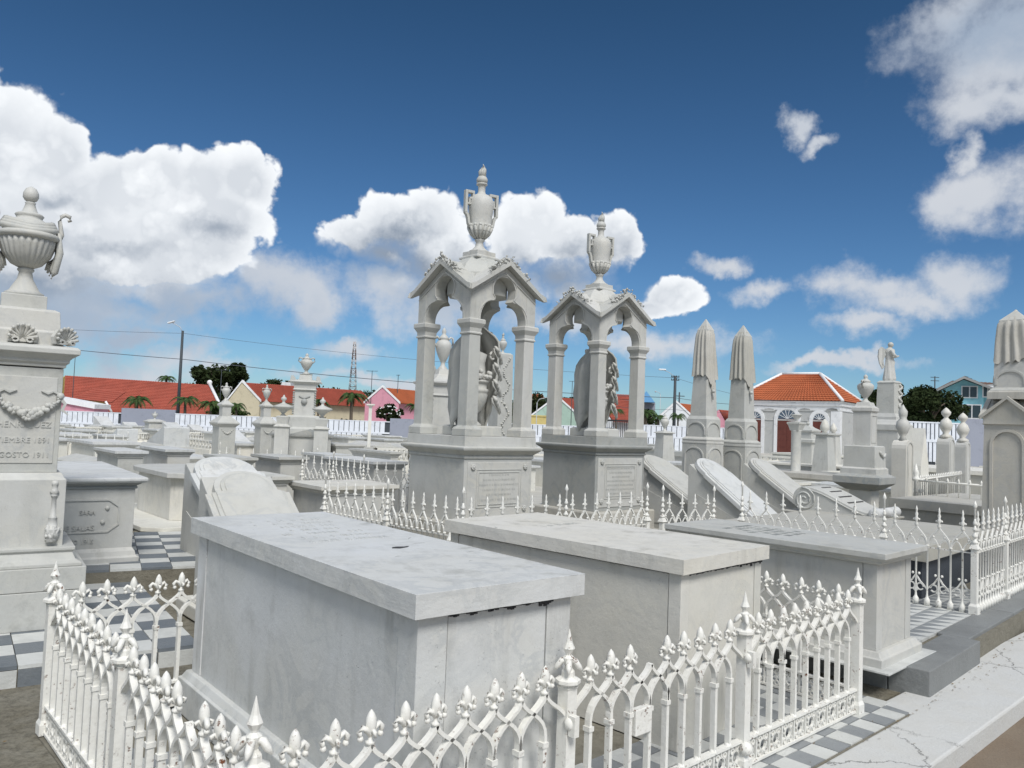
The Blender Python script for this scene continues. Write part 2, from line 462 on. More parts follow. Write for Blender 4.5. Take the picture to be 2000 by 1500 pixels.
class MB:
    def __init__(s):
        s.v, s.f, s.sm = [], [], []
        s.M = Matrix.Identity(4)

    def add(s, vs, fs, smooth=False):
        b = len(s.v)
        s.v += [tuple(s.M @ Vector(p)) for p in vs]
        for f in fs:
            s.f.append(tuple(b + i for i in f))
            s.sm.append(smooth)

    def box(s, x0, y0, z0, x1, y1, z1):
        s.add([(x0, y0, z0), (x1, y0, z0), (x1, y1, z0), (x0, y1, z0), (x0, y0, z1), (x1, y0, z1), (x1, y1, z1), (x0, y1, z1)],
              [(0, 3, 2, 1), (4, 5, 6, 7), (0, 1, 5, 4), (1, 2, 6, 5), (2, 3, 7, 6), (3, 0, 4, 7)])
        return s

    def rectprof(s, x0, y0, x1, y1, prof):
        vs, fs = [], []
        for o, z in prof:
            vs += [(x0 - o, y0 - o, z), (x1 + o, y0 - o, z), (x1 + o, y1 + o, z), (x0 - o, y1 + o, z)]
        k = len(prof)
        for i in range(k - 1):
            for j in range(4):
                a, b = i * 4 + j, i * 4 + (j + 1) % 4
                fs.append((a, b, b + 4, a + 4))
        fs.append((3, 2, 1, 0))
        fs.append(tuple((k - 1) * 4 + j for j in range(4)))
        s.add(vs, fs)
        return s

    def sq(s, prof, cx=0, cy=0):
        return s.rectprof(cx, cy, cx, cy, prof)

    def lathe(s, prof, n=20, cx=0, cy=0, fold=None, smooth=True, rot=0.0, ell=1.0):
        vs, fs = [], []
        for i, (r, z) in enumerate(prof):
            for j in range(n):
                a = 2 * pi * j / n + rot
                rr = r if fold is None else r * fold(a, z, i)
                vs.append((cx + rr * cos(a), cy + rr * sin(a) * ell, z))
        k = len(prof)
        for i in range(k - 1):
            for j in range(n):
                a, b = i * n + j, i * n + (j + 1) % n
                fs.append((a, b, b + n, a + n))
        fs.append(tuple(reversed(range(n))))
        fs.append(tuple((k - 1) * n + j for j in range(n)))
        s.add(vs, fs, smooth)
        return s

    def tube(s, pts, r, n=6, smooth=True):
        pts = [Vector(p) for p in pts]
        rs = r if isinstance(r, (list, tuple)) else [r] * len(pts)
        vs, fs = [], []
        up = Vector((0, 0, 1))
        for i, p in enumerate(pts):
            t = (pts[min(i + 1, len(pts) - 1)] - pts[max(i - 1, 0)])
            if t.length < 1e-9:
                t = Vector((0, 0, 1))
            t.normalize()
            ref = up if abs(t.z) < 0.93 else Vector((1, 0, 0))
            a = t.cross(ref).normalized()
            b = t.cross(a).normalized()
            for j in range(n):
                q = 2 * pi * j / n
                vs.append(tuple(p + rs[i] * (a * cos(q) + b * sin(q))))
        for i in range(len(pts) - 1):
            for j in range(n):
                a, b = i * n + j, i * n + (j + 1) % n
                fs.append((a, a + n, b + n, b))
        fs.append(tuple(range(n)))
        fs.append(tuple(reversed([(len(pts) - 1) * n + j for j in range(n)])))
        s.add(vs, fs, smooth)
        return s

    def band(s, pts, w, d, y=0.0):
        """flat iron band along points (x, z) in the x-z plane: w thick in the plane, d deep in y"""
        vs, fs = [], []
        P = [Vector((p[0], p[1])) for p in pts]
        ws = w if isinstance(w, (list, tuple)) else [w] * len(P)
        for i, p in enumerate(P):
            t = P[min(i + 1, len(P) - 1)] - P[max(i - 1, 0)]
            t.normalize()
            nn = Vector((-t.y, t.x)) * ws[i] / 2
            for (q, yy) in ((p + nn, -d / 2), (p + nn, d / 2), (p - nn, d / 2), (p - nn, -d / 2)):
                vs.append((q.x, y + yy, q.y))
        for i in range(len(P) - 1):
            for j in range(4):
                a, b = i * 4 + j, i * 4 + (j + 1) % 4
                fs.append((a, b, b + 4, a + 4))
        fs.append((3, 2, 1, 0))
        k = (len(P) - 1) * 4
        fs.append((k, k + 1, k + 2, k + 3))
        s.add(vs, fs)
        return s

    def prism(s, poly, y0, y1, axis='y', smooth=False):
        """polygon (a, z) extruded along y (or x)"""
        n = len(poly)
        if axis == 'y':
            vs = [(a, y0, z) for a, z in poly] + [(a, y1, z) for a, z in poly]
        elif axis == 'x':
            vs = [(y0, a, z) for a, z in poly] + [(y1, a, z) for a, z in poly]
        else:
            vs = [(a, z, y0) for a, z in poly] + [(a, z, y1) for a, z in poly]
        fs = [tuple(range(n)), tuple(reversed(range(n, 2 * n)))]
        for i in range(n):
            j = (i + 1) % n
            fs.append((j, i, i + n, j + n))
        s.add(vs, fs, smooth)
        return s

    def ball(s, c, r, n=8, k=5, sz=1.0):
        prof = [(max(1e-4, r * sin(pi * i / k)), c[2] - r * sz * cos(pi * i / k)) for i in range(k + 1)]
        return s.lathe(prof, n, c[0], c[1])

    def mesh(s, name):
        me = bpy.data.meshes.new(name)
        me.from_pydata(s.v, [], s.f)
        me.polygons.foreach_set('use_smooth', s.sm)
        me.update()
        import bmesh
        b = bmesh.new()
        b.from_mesh(me)
        bmesh.ops.recalc_face_normals(b, faces=b.faces)
        b.to_mesh(me)
        b.free()
        return me

    def build(s, name, m, parent=None, loc=(0, 0, 0), rz=0.0, bevel=0, label=None, kind=None, seg=2):
        me = s.mesh(name)
        me.materials.append(MATS[m] if isinstance(m, str) else m)
        return obj(name, me, parent, loc, rz, bevel, label, kind, seg)


def obj(name, me, parent=None, loc=(0, 0, 0), rz=0.0, bevel=0, label=None, kind=None, seg=2):
    o = bpy.data.objects.new(name, me)
    COL.objects.link(o)
    o.parent = parent
    o.location = loc
    o.rotation_euler = (0, 0, rz)
    if bevel:
        b = o.modifiers.new('bevel', 'BEVEL')
        b.width = bevel
        b.segments = seg
        b.limit_method = 'ANGLE'
        b.angle_limit = radians(40)
    if label:
        o['label'] = label
    if kind:
        o['kind'] = kind
    return o


def thing(name, label, cat, loc=(0, 0, 0), rz=0.0, group=None):
    o = bpy.data.objects.new(name, None)
    COL.objects.link(o)
    o.empty_display_size = 0.2
    if len(loc) == 2:
        loc = (loc[0], loc[1], 0)
    o.location = loc
    o.rotation_euler = (0, 0, rz)
    o['label'] = label
    o['category'] = cat
    if group:
        o['group'] = group
    return o


def copy_tree(o, loc=None, rz=None, label=None, scale=None, parent=None):
    c = o.copy()
    COL.objects.link(c)
    c.parent = parent
    if loc is not None:
        c.location = loc if len(loc) == 3 else (loc[0], loc[1], 0)
    if rz is not None:
        c.rotation_euler = (0, 0, rz)
    if scale is not None:
        c.scale = scale
    if label:
        c['label'] = label
    for ch in o.children:
        copy_tree(ch, parent=c)
    return c


def text(body, size, depth, m, parent, name='inscription', loc=(0, 0, 0), rot=(0, 0, 0), align='CENTER'):
    cu = bpy.data.curves.new('t', 'FONT')
    cu.body = body
    cu.size = size
    cu.extrude = depth
    cu.align_x = align
    cu.resolution_u = 2
    cu.space_line = 1.3
    t = bpy.data.objects.new('t', cu)
    COL.objects.link(t)
    dg = bpy.context.evaluated_depsgraph_get()
    me = bpy.data.meshes.new_from_object(t.evaluated_get(dg))
    bpy.data.objects.remove(t)
    me.materials.clear()
    me.materials.append(MATS[m])
    o = bpy.data.objects.new(name, me)
    COL.objects.link(o)
    o.parent = parent
    o.location = loc
    o.rotation_euler = rot
    return o


YAW = radians(41)        # the graves' common direction: local x runs right and away, local y left and away
UX, UY = Vector((cos(YAW), sin(YAW))), Vector((-sin(YAW), cos(YAW)))


def struct(mb, name, m, **kw):
    return mb.build(name, m, kind='structure', **kw)


# ------------------------------------------------------------------ ground
m = MB()
m.box(-4000, -300, -0.6, 4000, 8000, -0.11)
struct(m, 'ground', 'path')

P_F0 = Vector((-0.62, 2.06))          # front corner of the near enclosure
ENC_ANG = atan2(4.45 - 2.06, 1.97 + 0.62)
EX = Vector((cos(ENC_ANG), sin(ENC_ANG)))
EY = (Vector((-2.09, 3.74)) - P_F0)
ENC_W, ENC_L = 3.50, EY.length
EY.normalize()


def enc(a, b):
    return P_F0 + EX * a + EY * b


# burial ground: everything behind the walkway's front line
m = MB()
A, B = enc(-30, -0.02), enc(0, -0.02)
m.prism([tuple(enc(-60, -0.06)), tuple(enc(0.0, -0.06)), tuple(enc(0.02, 0.0)), tuple(enc(60, 0.0)), tuple(enc(60, 90)), tuple(enc(-60, 90))][::1], -0.5, -0.012, 'z')
struct(m, 'burial_ground', 'soil')
m = MB()
c0 = Vector((0, 52))
m.box(-75, 13.5, -0.3, 75, 78, 0.006)
struct(m, 'far_burial_ground', 'pale_ground')

# white cracked walkway with its kerb face along the path
m = MB()
ta = enc(-0.4, -0.20)
m.prism([tuple(enc(-0.9, -0.21)), tuple(enc(-0.9, -0.575)), tuple(enc(26, -0.30)), tuple(enc(26, -0.02)), tuple(enc(3.76, -0.02)), tuple(enc(3.74, -0.20))], -0.4, 0.0, 'z')
wk = struct(m, 'walkway', 'apron', bevel=0.012)
for k in range(46):
    a = rnd.uniform(1.2, 8)
    p = enc(a, -0.60 + 0.010 * a - abs(rnd.gauss(0, .10)))
    s_ = rnd.uniform(.012, .045)
    b = MB()
    b.lathe([(s_ * .6, 0), (s_, s_ * .4), (s_ * .5, s_ * .8)], 6, fold=lambda a_, z, i: 1 + .25 * sin(3 * a_ + s_ * 900), smooth=False)
    b.build('pebble', 'rubble', None, (p.x, p.y, -0.112), rnd.random() * 6, kind='stuff') if k == 0 else None
    if k == 0:
        pm = MB()
    pm.M = Matrix.Translation((p.x, p.y, -0.115)) @ Matrix.Rotation(rnd.random() * 6, 4, 'Z')
    pm.lathe([(s_ * .6, 0), (s_, s_ * .4), (s_ * .5, s_ * .8)], 6, smooth=False)
for o in list(COL.objects):
    if o.name.startswith('pebble'):
        bpy.data.objects.remove(o)
pb = pm.build('pebbles', 'rubble', kind='stuff', label='loose pebbles and crumbs lying along the foot of the white kerb')


# ---- tiles
def tile_mesh(w, l, h=0.02, j=0.0025, poly=None):
    b = MB()
    b.box(j, j, -h, w - j, l - j, 0)
    return b.mesh('tile')


def tri_mesh(pts, h=0.02):
    b = MB()
    b.prism(pts, -h, 0, 'z')
    return b.mesh('tile')


def tile_set(parent, fn, size, nx, ny, mats, skip=None, h=0.02):
    meshes = {}
    for mm in set(mats):
        me = tile_mesh(size, size, h)
        me.materials.append(MATS[mm])
        meshes[mm] = me
    cnt = 0
    for j in range(ny):
        for i in range(nx):
            if skip and skip(i, j):
                continue
            mm = mats[(i + j) % 2]
            o = obj('tile', meshes[mm], parent, (i * size, j * size, rnd.uniform(-0.0022, 0.0022)))
            o.rotation_euler = (rnd.uniform(-.006, .006), rnd.uniform(-.006, .006), 0)
            cnt += 1
    return cnt


# enclosure floor: a mortar bed with small checker tiles
TS = 0.135
fl = MB()
fl.box(0.03, -0.20, -0.05, ENC_W + 0.3, ENC_L - 0.02, -0.006)
floor = struct(fl, 'enclosure_floor', 'mortar', loc=(P_F0.x, P_F0.y, 0), rz=ENC_ANG)
cell_free = []


def skip_floor(i, j):
    x, y = i * TS, j * TS - 0.19
    if x > ENC_W + .22 or y > ENC_L - .1:
        return True
    if y > 0.30 and 0.34 < x < 1.15:
        return True
    if y > 0.42 and 1.60 < x < 2.42:
        return True
    if x < 0.9 and y < -0.05:
        return False
    return y > 1.7 and x > 0.2


tl = bpy.data.objects.new('floor_tiles', None)
bpy.data.objects.remove(tl)
meshes = {}
for mm in ('tile_white', 'tile_grey'):
    me = tile_mesh(TS, TS)
    me.materials.append(MATS[mm])
    meshes[mm] = me
n_t = 0
for j in range(18):
    for i in range(28):
        if skip_floor(i, j) or n_t >= 298:
            continue
        o = obj('tile', meshes[('tile_white', 'tile_grey')[(i + j) % 2]], floor,
                (i * TS + .05, j * TS - 0.19, rnd.uniform(-.002, .002)))
        n_t += 1

# left pavement (behind the enclosure) and the one a step higher
PA, PB = at(0, 1305, 0.10), at(390, 1258, 0.10)
pv_ang = atan2(PB.y - PA.y, PB.x - PA.x)
p_r = at(398, 1220, 0.10)
m = MB()
T1 = 0.235
m.box(-0.35, 0.004, -0.35, 5 * T1 + .0, 2.2, 0.079)
org = PB - Vector((cos(pv_ang), sin(pv_ang))) * 5 * T1
pav = struct(m, 'checker_pavement', 'mortar', loc=(org.x, org.y, 0), rz=pv_ang)
tm = {}
for mm in ('tile_white', 'tile_dark'):
    me = tile_mesh(T1, T1)
    me.materials.append(MATS[mm])
    tm[mm] = me
    me = MB().box(0.003, 0, -0.09, T1 - .003, .012, 0).mesh('tile')
    me.materials.append(MATS[mm])
    tm[mm + 'r'] = me
for j in range(9):
    for i in range(-2, 5):
        k = ('tile_white', 'tile_dark')[(i + j + 1) % 2]
        obj('tile', tm[k], pav, (i * T1, j * T1, 0.10 + rnd.uniform(-.002, .002)))
for i in range(-2, 5):
    k = ('tile_white', 'tile_dark')[(i) % 2]
    obj('tile', tm[k + 'r'], pav, (i * T1, -0.008, 0.078))

q0, q1 = at(214, 1112, 0.21), at(398, 1104, 0.21)
up_ang = atan2(q1.y - q0.y, q1.x - q0.x)
m = MB()
m.box(-1.6, 0.004, -0.2, 3.2 * T1, 2.4, 0.189)
upv = struct(m, 'upper_checker_pavement', 'mortar', loc=(q0.x, q0.y, 0), rz=up_ang)
for j in range(9):
    for i in range(-4, 4):
        if i == 3 and j < 0:
            continue
        k = ('tile_white', 'tile_dark')[(i + j) % 2]
        obj('tile', tm[k], upv, (i * T1 + rnd.uniform(-.002, .002), j * T1, 0.21 + rnd.uniform(-.003, .003)))

# right platform: dark stone kerb round triangle-patterned tiles
c0 = at(1806, 1307, 0.15)
c1 = at(1995, 1195, 0.15)
pl_ang = atan2(c1.y - c0.y, c1.x - c0.x)
PLR = pl_ang
m = MB()
m.box(0.0, 0.0, -0.3, 9.0, 7.5, 0.125)
m2 = MB()
plat = struct(m, 'right_platform', 'mortar', loc=(c0.x, c0.y, 0), rz=pl_ang)


def kerbstone(x0, y0, x1, y1, m_='dark_stone', z1=0.15, z0=-.06):
    b = MB()
    b.box(x0 + .003, y0 + .003, z0, x1 - .003, y1 - .003, z1)
    b.build('kerb_stone', m_, plat, bevel=0.006)


kerbstone(-0.03, -0.04, 1.05, 0.20)
kerbstone(1.05, 0.03, 2.3, 0.24)
kerbstone(2.3, 0.03, 3.8, 0.24)
kerbstone(3.8, 0.03, 6, 0.24)
kerbstone(-0.03, 0.20, 0.13, 1.4)
kerbstone(-0.03, 1.4, 0.13, 3.0)
TT = 0.15
ta_ = tri_mesh([(0.002, 0.002), (TT - .004, 0.002), (0.002, TT - .004)])
ta_.materials.append(MATS['tile_white'])
tb_ = tri_mesh([(TT - .002, .004), (TT - .002, TT - .002), (.004, TT - .002)])
tb_.materials.append(MATS['tile_grey'])
cnt = 0
for j in range(12):
    for i in range(20):
        x, y = 0.13 + i * TT, 0.24 + j * TT
        if y > 0.5 and 0.15 < x < 1.35:
            continue
        if cnt > 294:
            break
        if i > 9 and j > 6:
            continue
        obj('tile', ta_, plat, (x, y, 0.148))
        obj('tile', tb_, plat, (x, y, 0.148))
        cnt += 2

# earth and broken stones left of the fence
for k in range(9):
    a_, b_ = rnd.uniform(-1.25, -.28), rnd.uniform(-.2, 2.2)
    p = enc(a_, b_)
    b = MB()
    r = rnd.uniform(.05, .16)
    sd_ = rnd.random() * 9
    b.lathe([(r * .7, 0), (r, r * .25), (r * .85, r * .5), (r * .35, r * .62)], 9, fold=lambda a, z, i: 1 + .22 * sin(2 * a + sd_) + .13 * sin(5 * a + i + sd_), smooth=False)
    o = b.build('broken_stone', 'rubble', None, (p.x, p.y, -0.02), rnd.random() * 6)
    o['label'] = 'broken brown stone lying in the dirt left of the white iron fence'
    o['category'] = 'stone'
    o['group'] = 'broken stones left of the near fence'


# ------------------------------------------------------------------ iron fences
def finial_fleur(mb, z, s=1.0, y=0):
    mb.lathe([(.004, z - .012), (.013 * s, z - .008), (.013 * s, z), (.006 * s, z + .004), (.006 * s, z + .015), (.012 * s, z + .032), (.0155 * s, z + .050),
              (.013 * s, z + .068), (.008 * s, z + .082), (.0015, z + .092)], 8, 0, y)
    for sg in (-1, 1):
        mb.tube([(0, y, z + .012), (sg * .012 * s, y, z + .036), (sg * .026 * s, y, z + .046), (sg * .036 * s, y, z + .034), (sg * .032 * s, y, z + .018)],
                [.006, .0085, .0085, .0085, .006], 6)
        mb.ball((sg * .031 * s, y, z + .014), .009 * s, 6, 4)
    for sg in (-1, 1):
        mb.tube([(0, y, z + .014), (0, y + sg * .014, z + .036), (0, y + sg * .022, z + .03), (0, y + sg * .022, z + .016)], [.005, .007, .007, .005], 5)


def ogee(x0, z0, x1, z1, n=9):
    """from finial foot (x0, z0) out and down to collar (x1, z1)"""
    out = []
    for i in range(n + 1):
        t = i / n
        xx = 0.5 * (1 - cos(pi * t ** 0.92)) if False else (3 * t * t - 2 * t * t * t) * 0.45 + 0.55 * (1 - (1 - t) ** 2.0)
        zz = t
        out.append((x0 + (x1 - x0) * min(1, xx), z0 + (z1 - z0) * zz))
    return out


ZC, ZF = 0.44, 0.615     # collar and finial heights


def fence_kit(sp):
    d = {}
    b = MB()
    b.box(-.0085, -.012, .13, .0085, .012, ZC)
    b.box(-.0125, -.016, ZC - .012, .0125, .016, ZC + .006)
    b.lathe([(.016, .128), (.019, .138), (.012, .152)], 8)
    d['bar'] = b.mesh('picket')
    b = MB()
    for sg in (-1, 1):
        pts = []
        for i in range(11):
            t = i / 10
            # pointed arch: steep near the finial, swinging out to the next bar
            x = sg * sp * (t - .135 * sin(2 * pi * t) + .05 * sin(pi * t))
            z = ZF - (ZF - ZC) * (0.60 * t + 0.40 * t ** 2.8)
            pts.append((x, z))
        pts.append((sg * sp, ZC - .006))
        b.band(pts, .0125, .024)
    d['arch'] = b.mesh('arch')
    b = MB()
    finial_fleur(b, ZF + .008, 1.12)
    d['finial'] = b.mesh('finial')
    b = MB()        # pierced frieze: ring, leaf lobes and a stem in every bay
    r = sp * .25
    for (cx, cz, rr) in ((0, .066, r), (-r * .95, .098, r * .42), (r * .95, .098, r * .42), (-r * .95, .034, r * .42), (r * .95, .034, r * .42)):
        b.band([(cx + rr * cos(a * pi / 5), cz + rr * sin(a * pi / 5)) for a in range(11)], .0065, .012)
    b.band([(-sp / 2, .012), (-sp / 2, .125)], .009, .014)
    b.band([(0, .012), (0, .045)], .007, .012)
    b.band([(0, .09), (0, .125)], .007, .012)
    d['frieze'] = b.mesh('frieze')
    for me in d.values():
        me.materials.append(MATS['white_iron'])
    return d


def post_mesh(h=0.64, w=0.024):
    b = MB()
    b.sq([(w * 1.35, 0), (w * 1.35, .05), (w, .07), (w, h - .03), (w * 1.15, h - .02)])
    b.lathe([(w * 1.1, h - .025), (w * 1.35, h - .012), (w * 1.9, h - .006), (w * 1.9, h + .006), (w * 1.0, h + .016), (w * .95, h + .034), (w * .8, h + .04)], 8, smooth=False)
    return b.mesh('post')


def cap_mesh(h=0.64, w=0.024):
    b = MB()
    for k in range(4):
        a = k * pi / 2 + pi / 4
        c, s = cos(a), sin(a)
        b.tube([(c * .008, s * .008, h + .075), (c * .024, s * .024, h + .072), (c * .038, s * .038, h + .052), (c * .05, s * .05, h + .038)], [.010, .012, .011, .003], 6)
    b.lathe([(w * .8, h + .036), (w * .5, h + .05), (w * .7, h + .068), (w * .9, h + .084), (w * .45, h + .094), (w * .5, h + .10), (w * .90, h + .118),
             (w * .5, h + .14), (.0012, h + .188)], 8, smooth=False)
    return b.mesh('cap')


def fence(label, corners, n_between, kit_sp=None, closed=False, zbase=0.0, group=None, hs=1.0, broken=()):
    """corners: plan points with a post at each; n_between pickets in each stretch"""
    r0 = corners[0]
    root = thing('iron_fence', label, 'fence', (r0.x, r0.y, zbase), 0, group)
    pm_, cm_ = post_mesh(), cap_mesh()
    pm_.materials.append(MATS['white_iron'])
    cm_.materials.append(MATS['white_iron'])
    segs = list(zip(corners, corners[1:])) + ([(corners[-1], corners[0])] if closed else [])
    for p in corners:
        o = obj('post', pm_, root, (p.x - r0.x, p.y - r0.y, 0), atan2(segs[0][1].y - segs[0][0].y, segs[0][1].x - segs[0][0].x))
        obj('cap', cm_, o, (0, 0, 0))
        o.scale = (1, 1, hs)
    for si, (a, b) in enumerate(segs):
        L = (b - a).length
        n = n_between[si]
        sp = L / (n + 1)
        kit = fence_kit(sp)
        ang = atan2(b.y - a.y, b.x - a.x)
        u = (b - a) / L
        for i in range(1, n + 1):
            p = a + u * sp * i - r0
            o = obj('picket', kit['bar'], root, (p.x, p.y, 0), ang)
            o.rotation_euler.y = rnd.uniform(-.008, .008)
            o.scale = (1, 1, hs)
            obj('arch', kit['arch'], o)
            if (si, i) not in broken:
                f = obj('finial', kit['finial'], o)
                f.rotation_euler.z = rnd.uniform(-.15, .15)
        fr = MB()
        for i in range(0, n + 1):
            cx = sp * (i + .5)
            r = sp * .25
            for (ox, cz, rr) in ((0, .066, r), (-r * .95, .098, r * .42), (r * .95, .098, r * .42), (-r * .95, .034, r * .42), (r * .95, .034, r * .42)):
                fr.band([(cx + ox + rr * cos(a_ * pi / 5), cz + rr * sin(a_ * pi / 5)) for a_ in range(11)], .0065, .012)
            if i:
                fr.band([(sp * i, .012), (sp * i, .125)], .009, .014)
            fr.band([(cx, .012), (cx, .045)], .007, .012)
            fr.band([(cx, .09), (cx, .125)], .007, .012)
        p = a - r0
        fr.build('frieze', 'white_iron', root, (p.x, p.y, 0), ang)
        rl = MB()
        rl.box(.02, -.015, .122, L - .02, .015, .134)
        rl.build('rail', 'white_iron', root, (p.x, p.y, 0), ang)
        rl = MB()
        rl.box(.02, -.014, .006, L - .02, .014, .018)
        rl.build('rail', 'white_iron', root, (p.x, p.y, 0), ang)
    return root


C_ = P_F0
F_ = enc(ENC_W, 0)
A_ = enc(0, ENC_L)
G_ = enc(ENC_W, ENC_L)
nearf = fence('white painted iron fence with fleur-de-lis finials around the two nearest marble tombs',
              [C_, enc(ENC_W / 3, 0), enc(2 * ENC_W / 3, 0), F_, enc(ENC_W, ENC_L / 2), G_, enc(2 * ENC_W / 3, ENC_L), enc(ENC_W / 3, ENC_L), A_, enc(0, ENC_L / 2)],
              [9, 9, 9, 9, 9, 9, 9, 9, 9, 9], closed=True, broken={(1, 4), (9, 6), (7, 3)}, hs=.95)
# gate hardware: lock box on the front run, latch knobs on the posts
m = MB()
m.box(0, -.02, 0, .10, .012, .10)
m.build('lock_box', 'white_iron', nearf, (EX.x * (ENC_W / 3 + .37), EX.y * (ENC_W / 3 + .37), .33), ENC_ANG, bevel=.004)
for k in (1, 2):
    m = MB()
    m.ball((0, 0, 0), .026, 8, 5)
    m.box(-.012, -.03, -.04, .012, 0, .03)
    m.build('latch', 'white_iron', nearf, (EX.x * (ENC_W * k / 3) + .012, EX.y * (ENC_W * k / 3) - .03, .50 if k == 2 else .47), ENC_ANG)
    m = MB()
    m.ball((0, 0, 0), .03, 8, 5)
    m.build('latch', 'white_iron', nearf, (EX.x * (ENC_W * k / 3) + .01, EX.y * (ENC_W * k / 3) - .03, .10), ENC_ANG)


# second kind of railing: taller, knobbed finials over every other bar
def rail2(label, corners, sps, zbase=0.0, h=0.76, scroll=True, group=None, name='iron_railing'):
    r0 = corners[0]
    root = thing(name, label, 'railing', (r0.x, r0.y, zbase), 0, group)
    zc = h * .60
    pm_ = MB()
    w = .022
    pm_.sq([(w * 1.5, 0), (w * 1.5, .06), (w, .08), (w, zc + .02), (w * 1.5, zc + .03), (w * .7, zc + .07)])
    for i in range(4):
        z = zc + .08 + i * .05
        pm_.lathe([(.008, z - .02), (.024 - .003 * i, z - .008), (.026 - .003 * i, z + .004), (.009, z + .02), (.008, z + .035)], 8)
    pm_.lathe([(.008, zc + .05), (.008, h + .03), (.018, h + .045), (.001, h + .09)], 8)
    pme = pm_.mesh('post')
    pme.materials.append(MATS['white_iron'])
    for p in corners:
        obj('post', pme, root, (p.x - r0.x, p.y - r0.y, 0), YAW)
    for (a, b), sp0 in zip(zip(corners, corners[1:]), sps):
        L = (b - a).length
        n = max(1, int(round(L / sp0)) - 1)
        if n % 2 == 0:
            n += 1
        sp = L / (n + 1)
        ang = atan2(b.y - a.y, b.x - a.x)
        u = (b - a) / L
        bm_ = MB()
        bm_.lathe([(.024, 0), (.024, .045), (.014, .06), (.010, .07), (.008, .09), (.008, zc), (.014, zc + .004), (.014, zc + .012), (.006, zc + .018)], 8)
        bar = bm_.mesh('picket')
        bar.materials.append(MATS['white_iron'])
        am = MB()
        for sg in (-1, 1):
            pts = [(sg * sp * (t ** .5 * .12 + .88 * (t - .10 * sin(2 * pi * t))), zc + .16 - .16 * (.55 * t + .45 * t ** 2.6)) for t in [i / 7 for i in range(8)]]
            am.band(pts, .011, .014)
            am.band([(sg * sp * t, zc + .07 * sin(pi * t)) for t in [i / 6 for i in range(7)]], .008, .010)
            am.ball((sg * sp * .5, 0, zc + .085), .011, 6, 4)
        arch = am.mesh('arch')
        arch.materials.append(MATS['white_iron'])
        am = MB()
        if scroll:
            for sg in (-1, 1):
                am.band([(0, .24), (sg * sp * .35, .19), (sg * sp * .98, .135)], .011, .012)
                am.band([(sg * (.035 + .028 * cos(q * .7)), .145 + .028 * sin(q * .7)) for q in range(9)], .010, .012)
                am.ball((sg * .025, 0, .25), .012, 6, 4)
            am.prism([(-.024, .12), (0, .092), (.024, .12), (0, .145)], -.006, .006)
            scr_me = am.mesh('scroll')
            scr_me.materials.append(MATS['white_iron'])
        fm = MB()
        z0 = zc + .155
        H = h - z0
        fm.lathe([(.008, z0), (.016, z0 + H * .12), (.007, z0 + H * .25), (.021, z0 + H * .38), (.008, z0 + H * .5), (.014, z0 + H * .62), (.006, z0 + H * .75), (.009, z0 + H * .85), (.001, z0 + H * 1.05)], 7)
        for sg in (-1, 1):
            fm.ball((sg * .02, 0, z0 + H * .36), .010, 5, 4)
        fin = fm.mesh('finial')
        fin.materials.append(MATS['white_iron'])
        for i in range(1, n + 1):
            p = a + u * sp * i - r0
            o = obj('picket', bar, root, (p.x, p.y, 0), ang)
            if i % 2 == 1:
                obj('arch', arch, o)
                obj('finial', fin, o)
                if scroll:
                    obj('scroll', scr_me, o)
        p = a - r0
        rl = MB()
        rl.box(0, -.006, zc - .012, L, .006, zc - .003)
        rl.build('rail', 'white_iron', root, (p.x, p.y, 0), ang)
    return root


K1 = at(906, 958, .97)
K2 = at(637, 925, .97)
K3 = at(1265, 948, .97)
K4 = at(1395, 958, .93)
rail2('white iron railing standing in front of the two open marble canopies', [K2, (K1 + K2) / 2, K1, at(1107, 952, .97), K3], [.072, .072, .082, .082], .15, .76, False)
rail2('white iron railing between the second canopy and the leaning white gravestones', [K3 + Vector((.16, .05)), K4], [.08], .15, .74, False)
RB = at(1903, 1199, 0.15)
RD = at(1395, 1022, 0.2)
u_ = Vector((cos(PLR), sin(PLR)))
rail2('white iron railing with scrolled feet at the right edge, on the dark stone kerb',
      [K4 + Vector((.25, -.1)), K4 * .35 + RB * .65 + Vector((.12, .0)), RB, RB + u_ * .95, RB + u_ * 2.4], [.085, .085, .085, .085], .15, .80)
rail2('white iron railing around the graves left of the first canopy', [at(592, 886, .97), at(652, 890, .97), at(711, 897, .97), at(800, 903, .97)], [.085, .085, .085], .15, .80, False)


# dry leaves, grit and tufts gathered along edges
m = MB()
rl_ = random.Random(41)
for k in range(300):
    if k < 150:
        a_ = rl_.uniform(-.4, 5.5)
        f = rl_.random()
        p = enc(a_, (-.20 - abs(rl_.gauss(0, .02))) if f < .75 else rl_.uniform(-.5, .05))
        z = .004
    elif k < 220:
        p = enc(rl_.uniform(-.9, -.05), rl_.uniform(-.3, 2.4))
        z = .0
    else:
        p = c0 + Vector((cos(PLR), sin(PLR))) * rl_.uniform(0, 3.5) + Vector((sin(PLR), -cos(PLR))) * (.05 + abs(rl_.gauss(0, .02)))
        z = .004
    s_ = rl_.uniform(.003, .011)
    a = rl_.uniform(0, 6.3)
    u = Vector((cos(a), sin(a), rl_.uniform(-.2, .3))) * s_
    w = Vector((-sin(a), cos(a), rl_.uniform(-.3, .3))) * s_ * .45
    c = Vector((p.x, p.y, z + s_ * .25))
    m.add([tuple(c - u), tuple(c + w), tuple(c + u), tuple(c - w)], [(0, 1, 2, 3)])
m.build('leaf_litter', 'litter', kind='stuff', label='dry leaves and grit scattered on the walkway and the tiles')


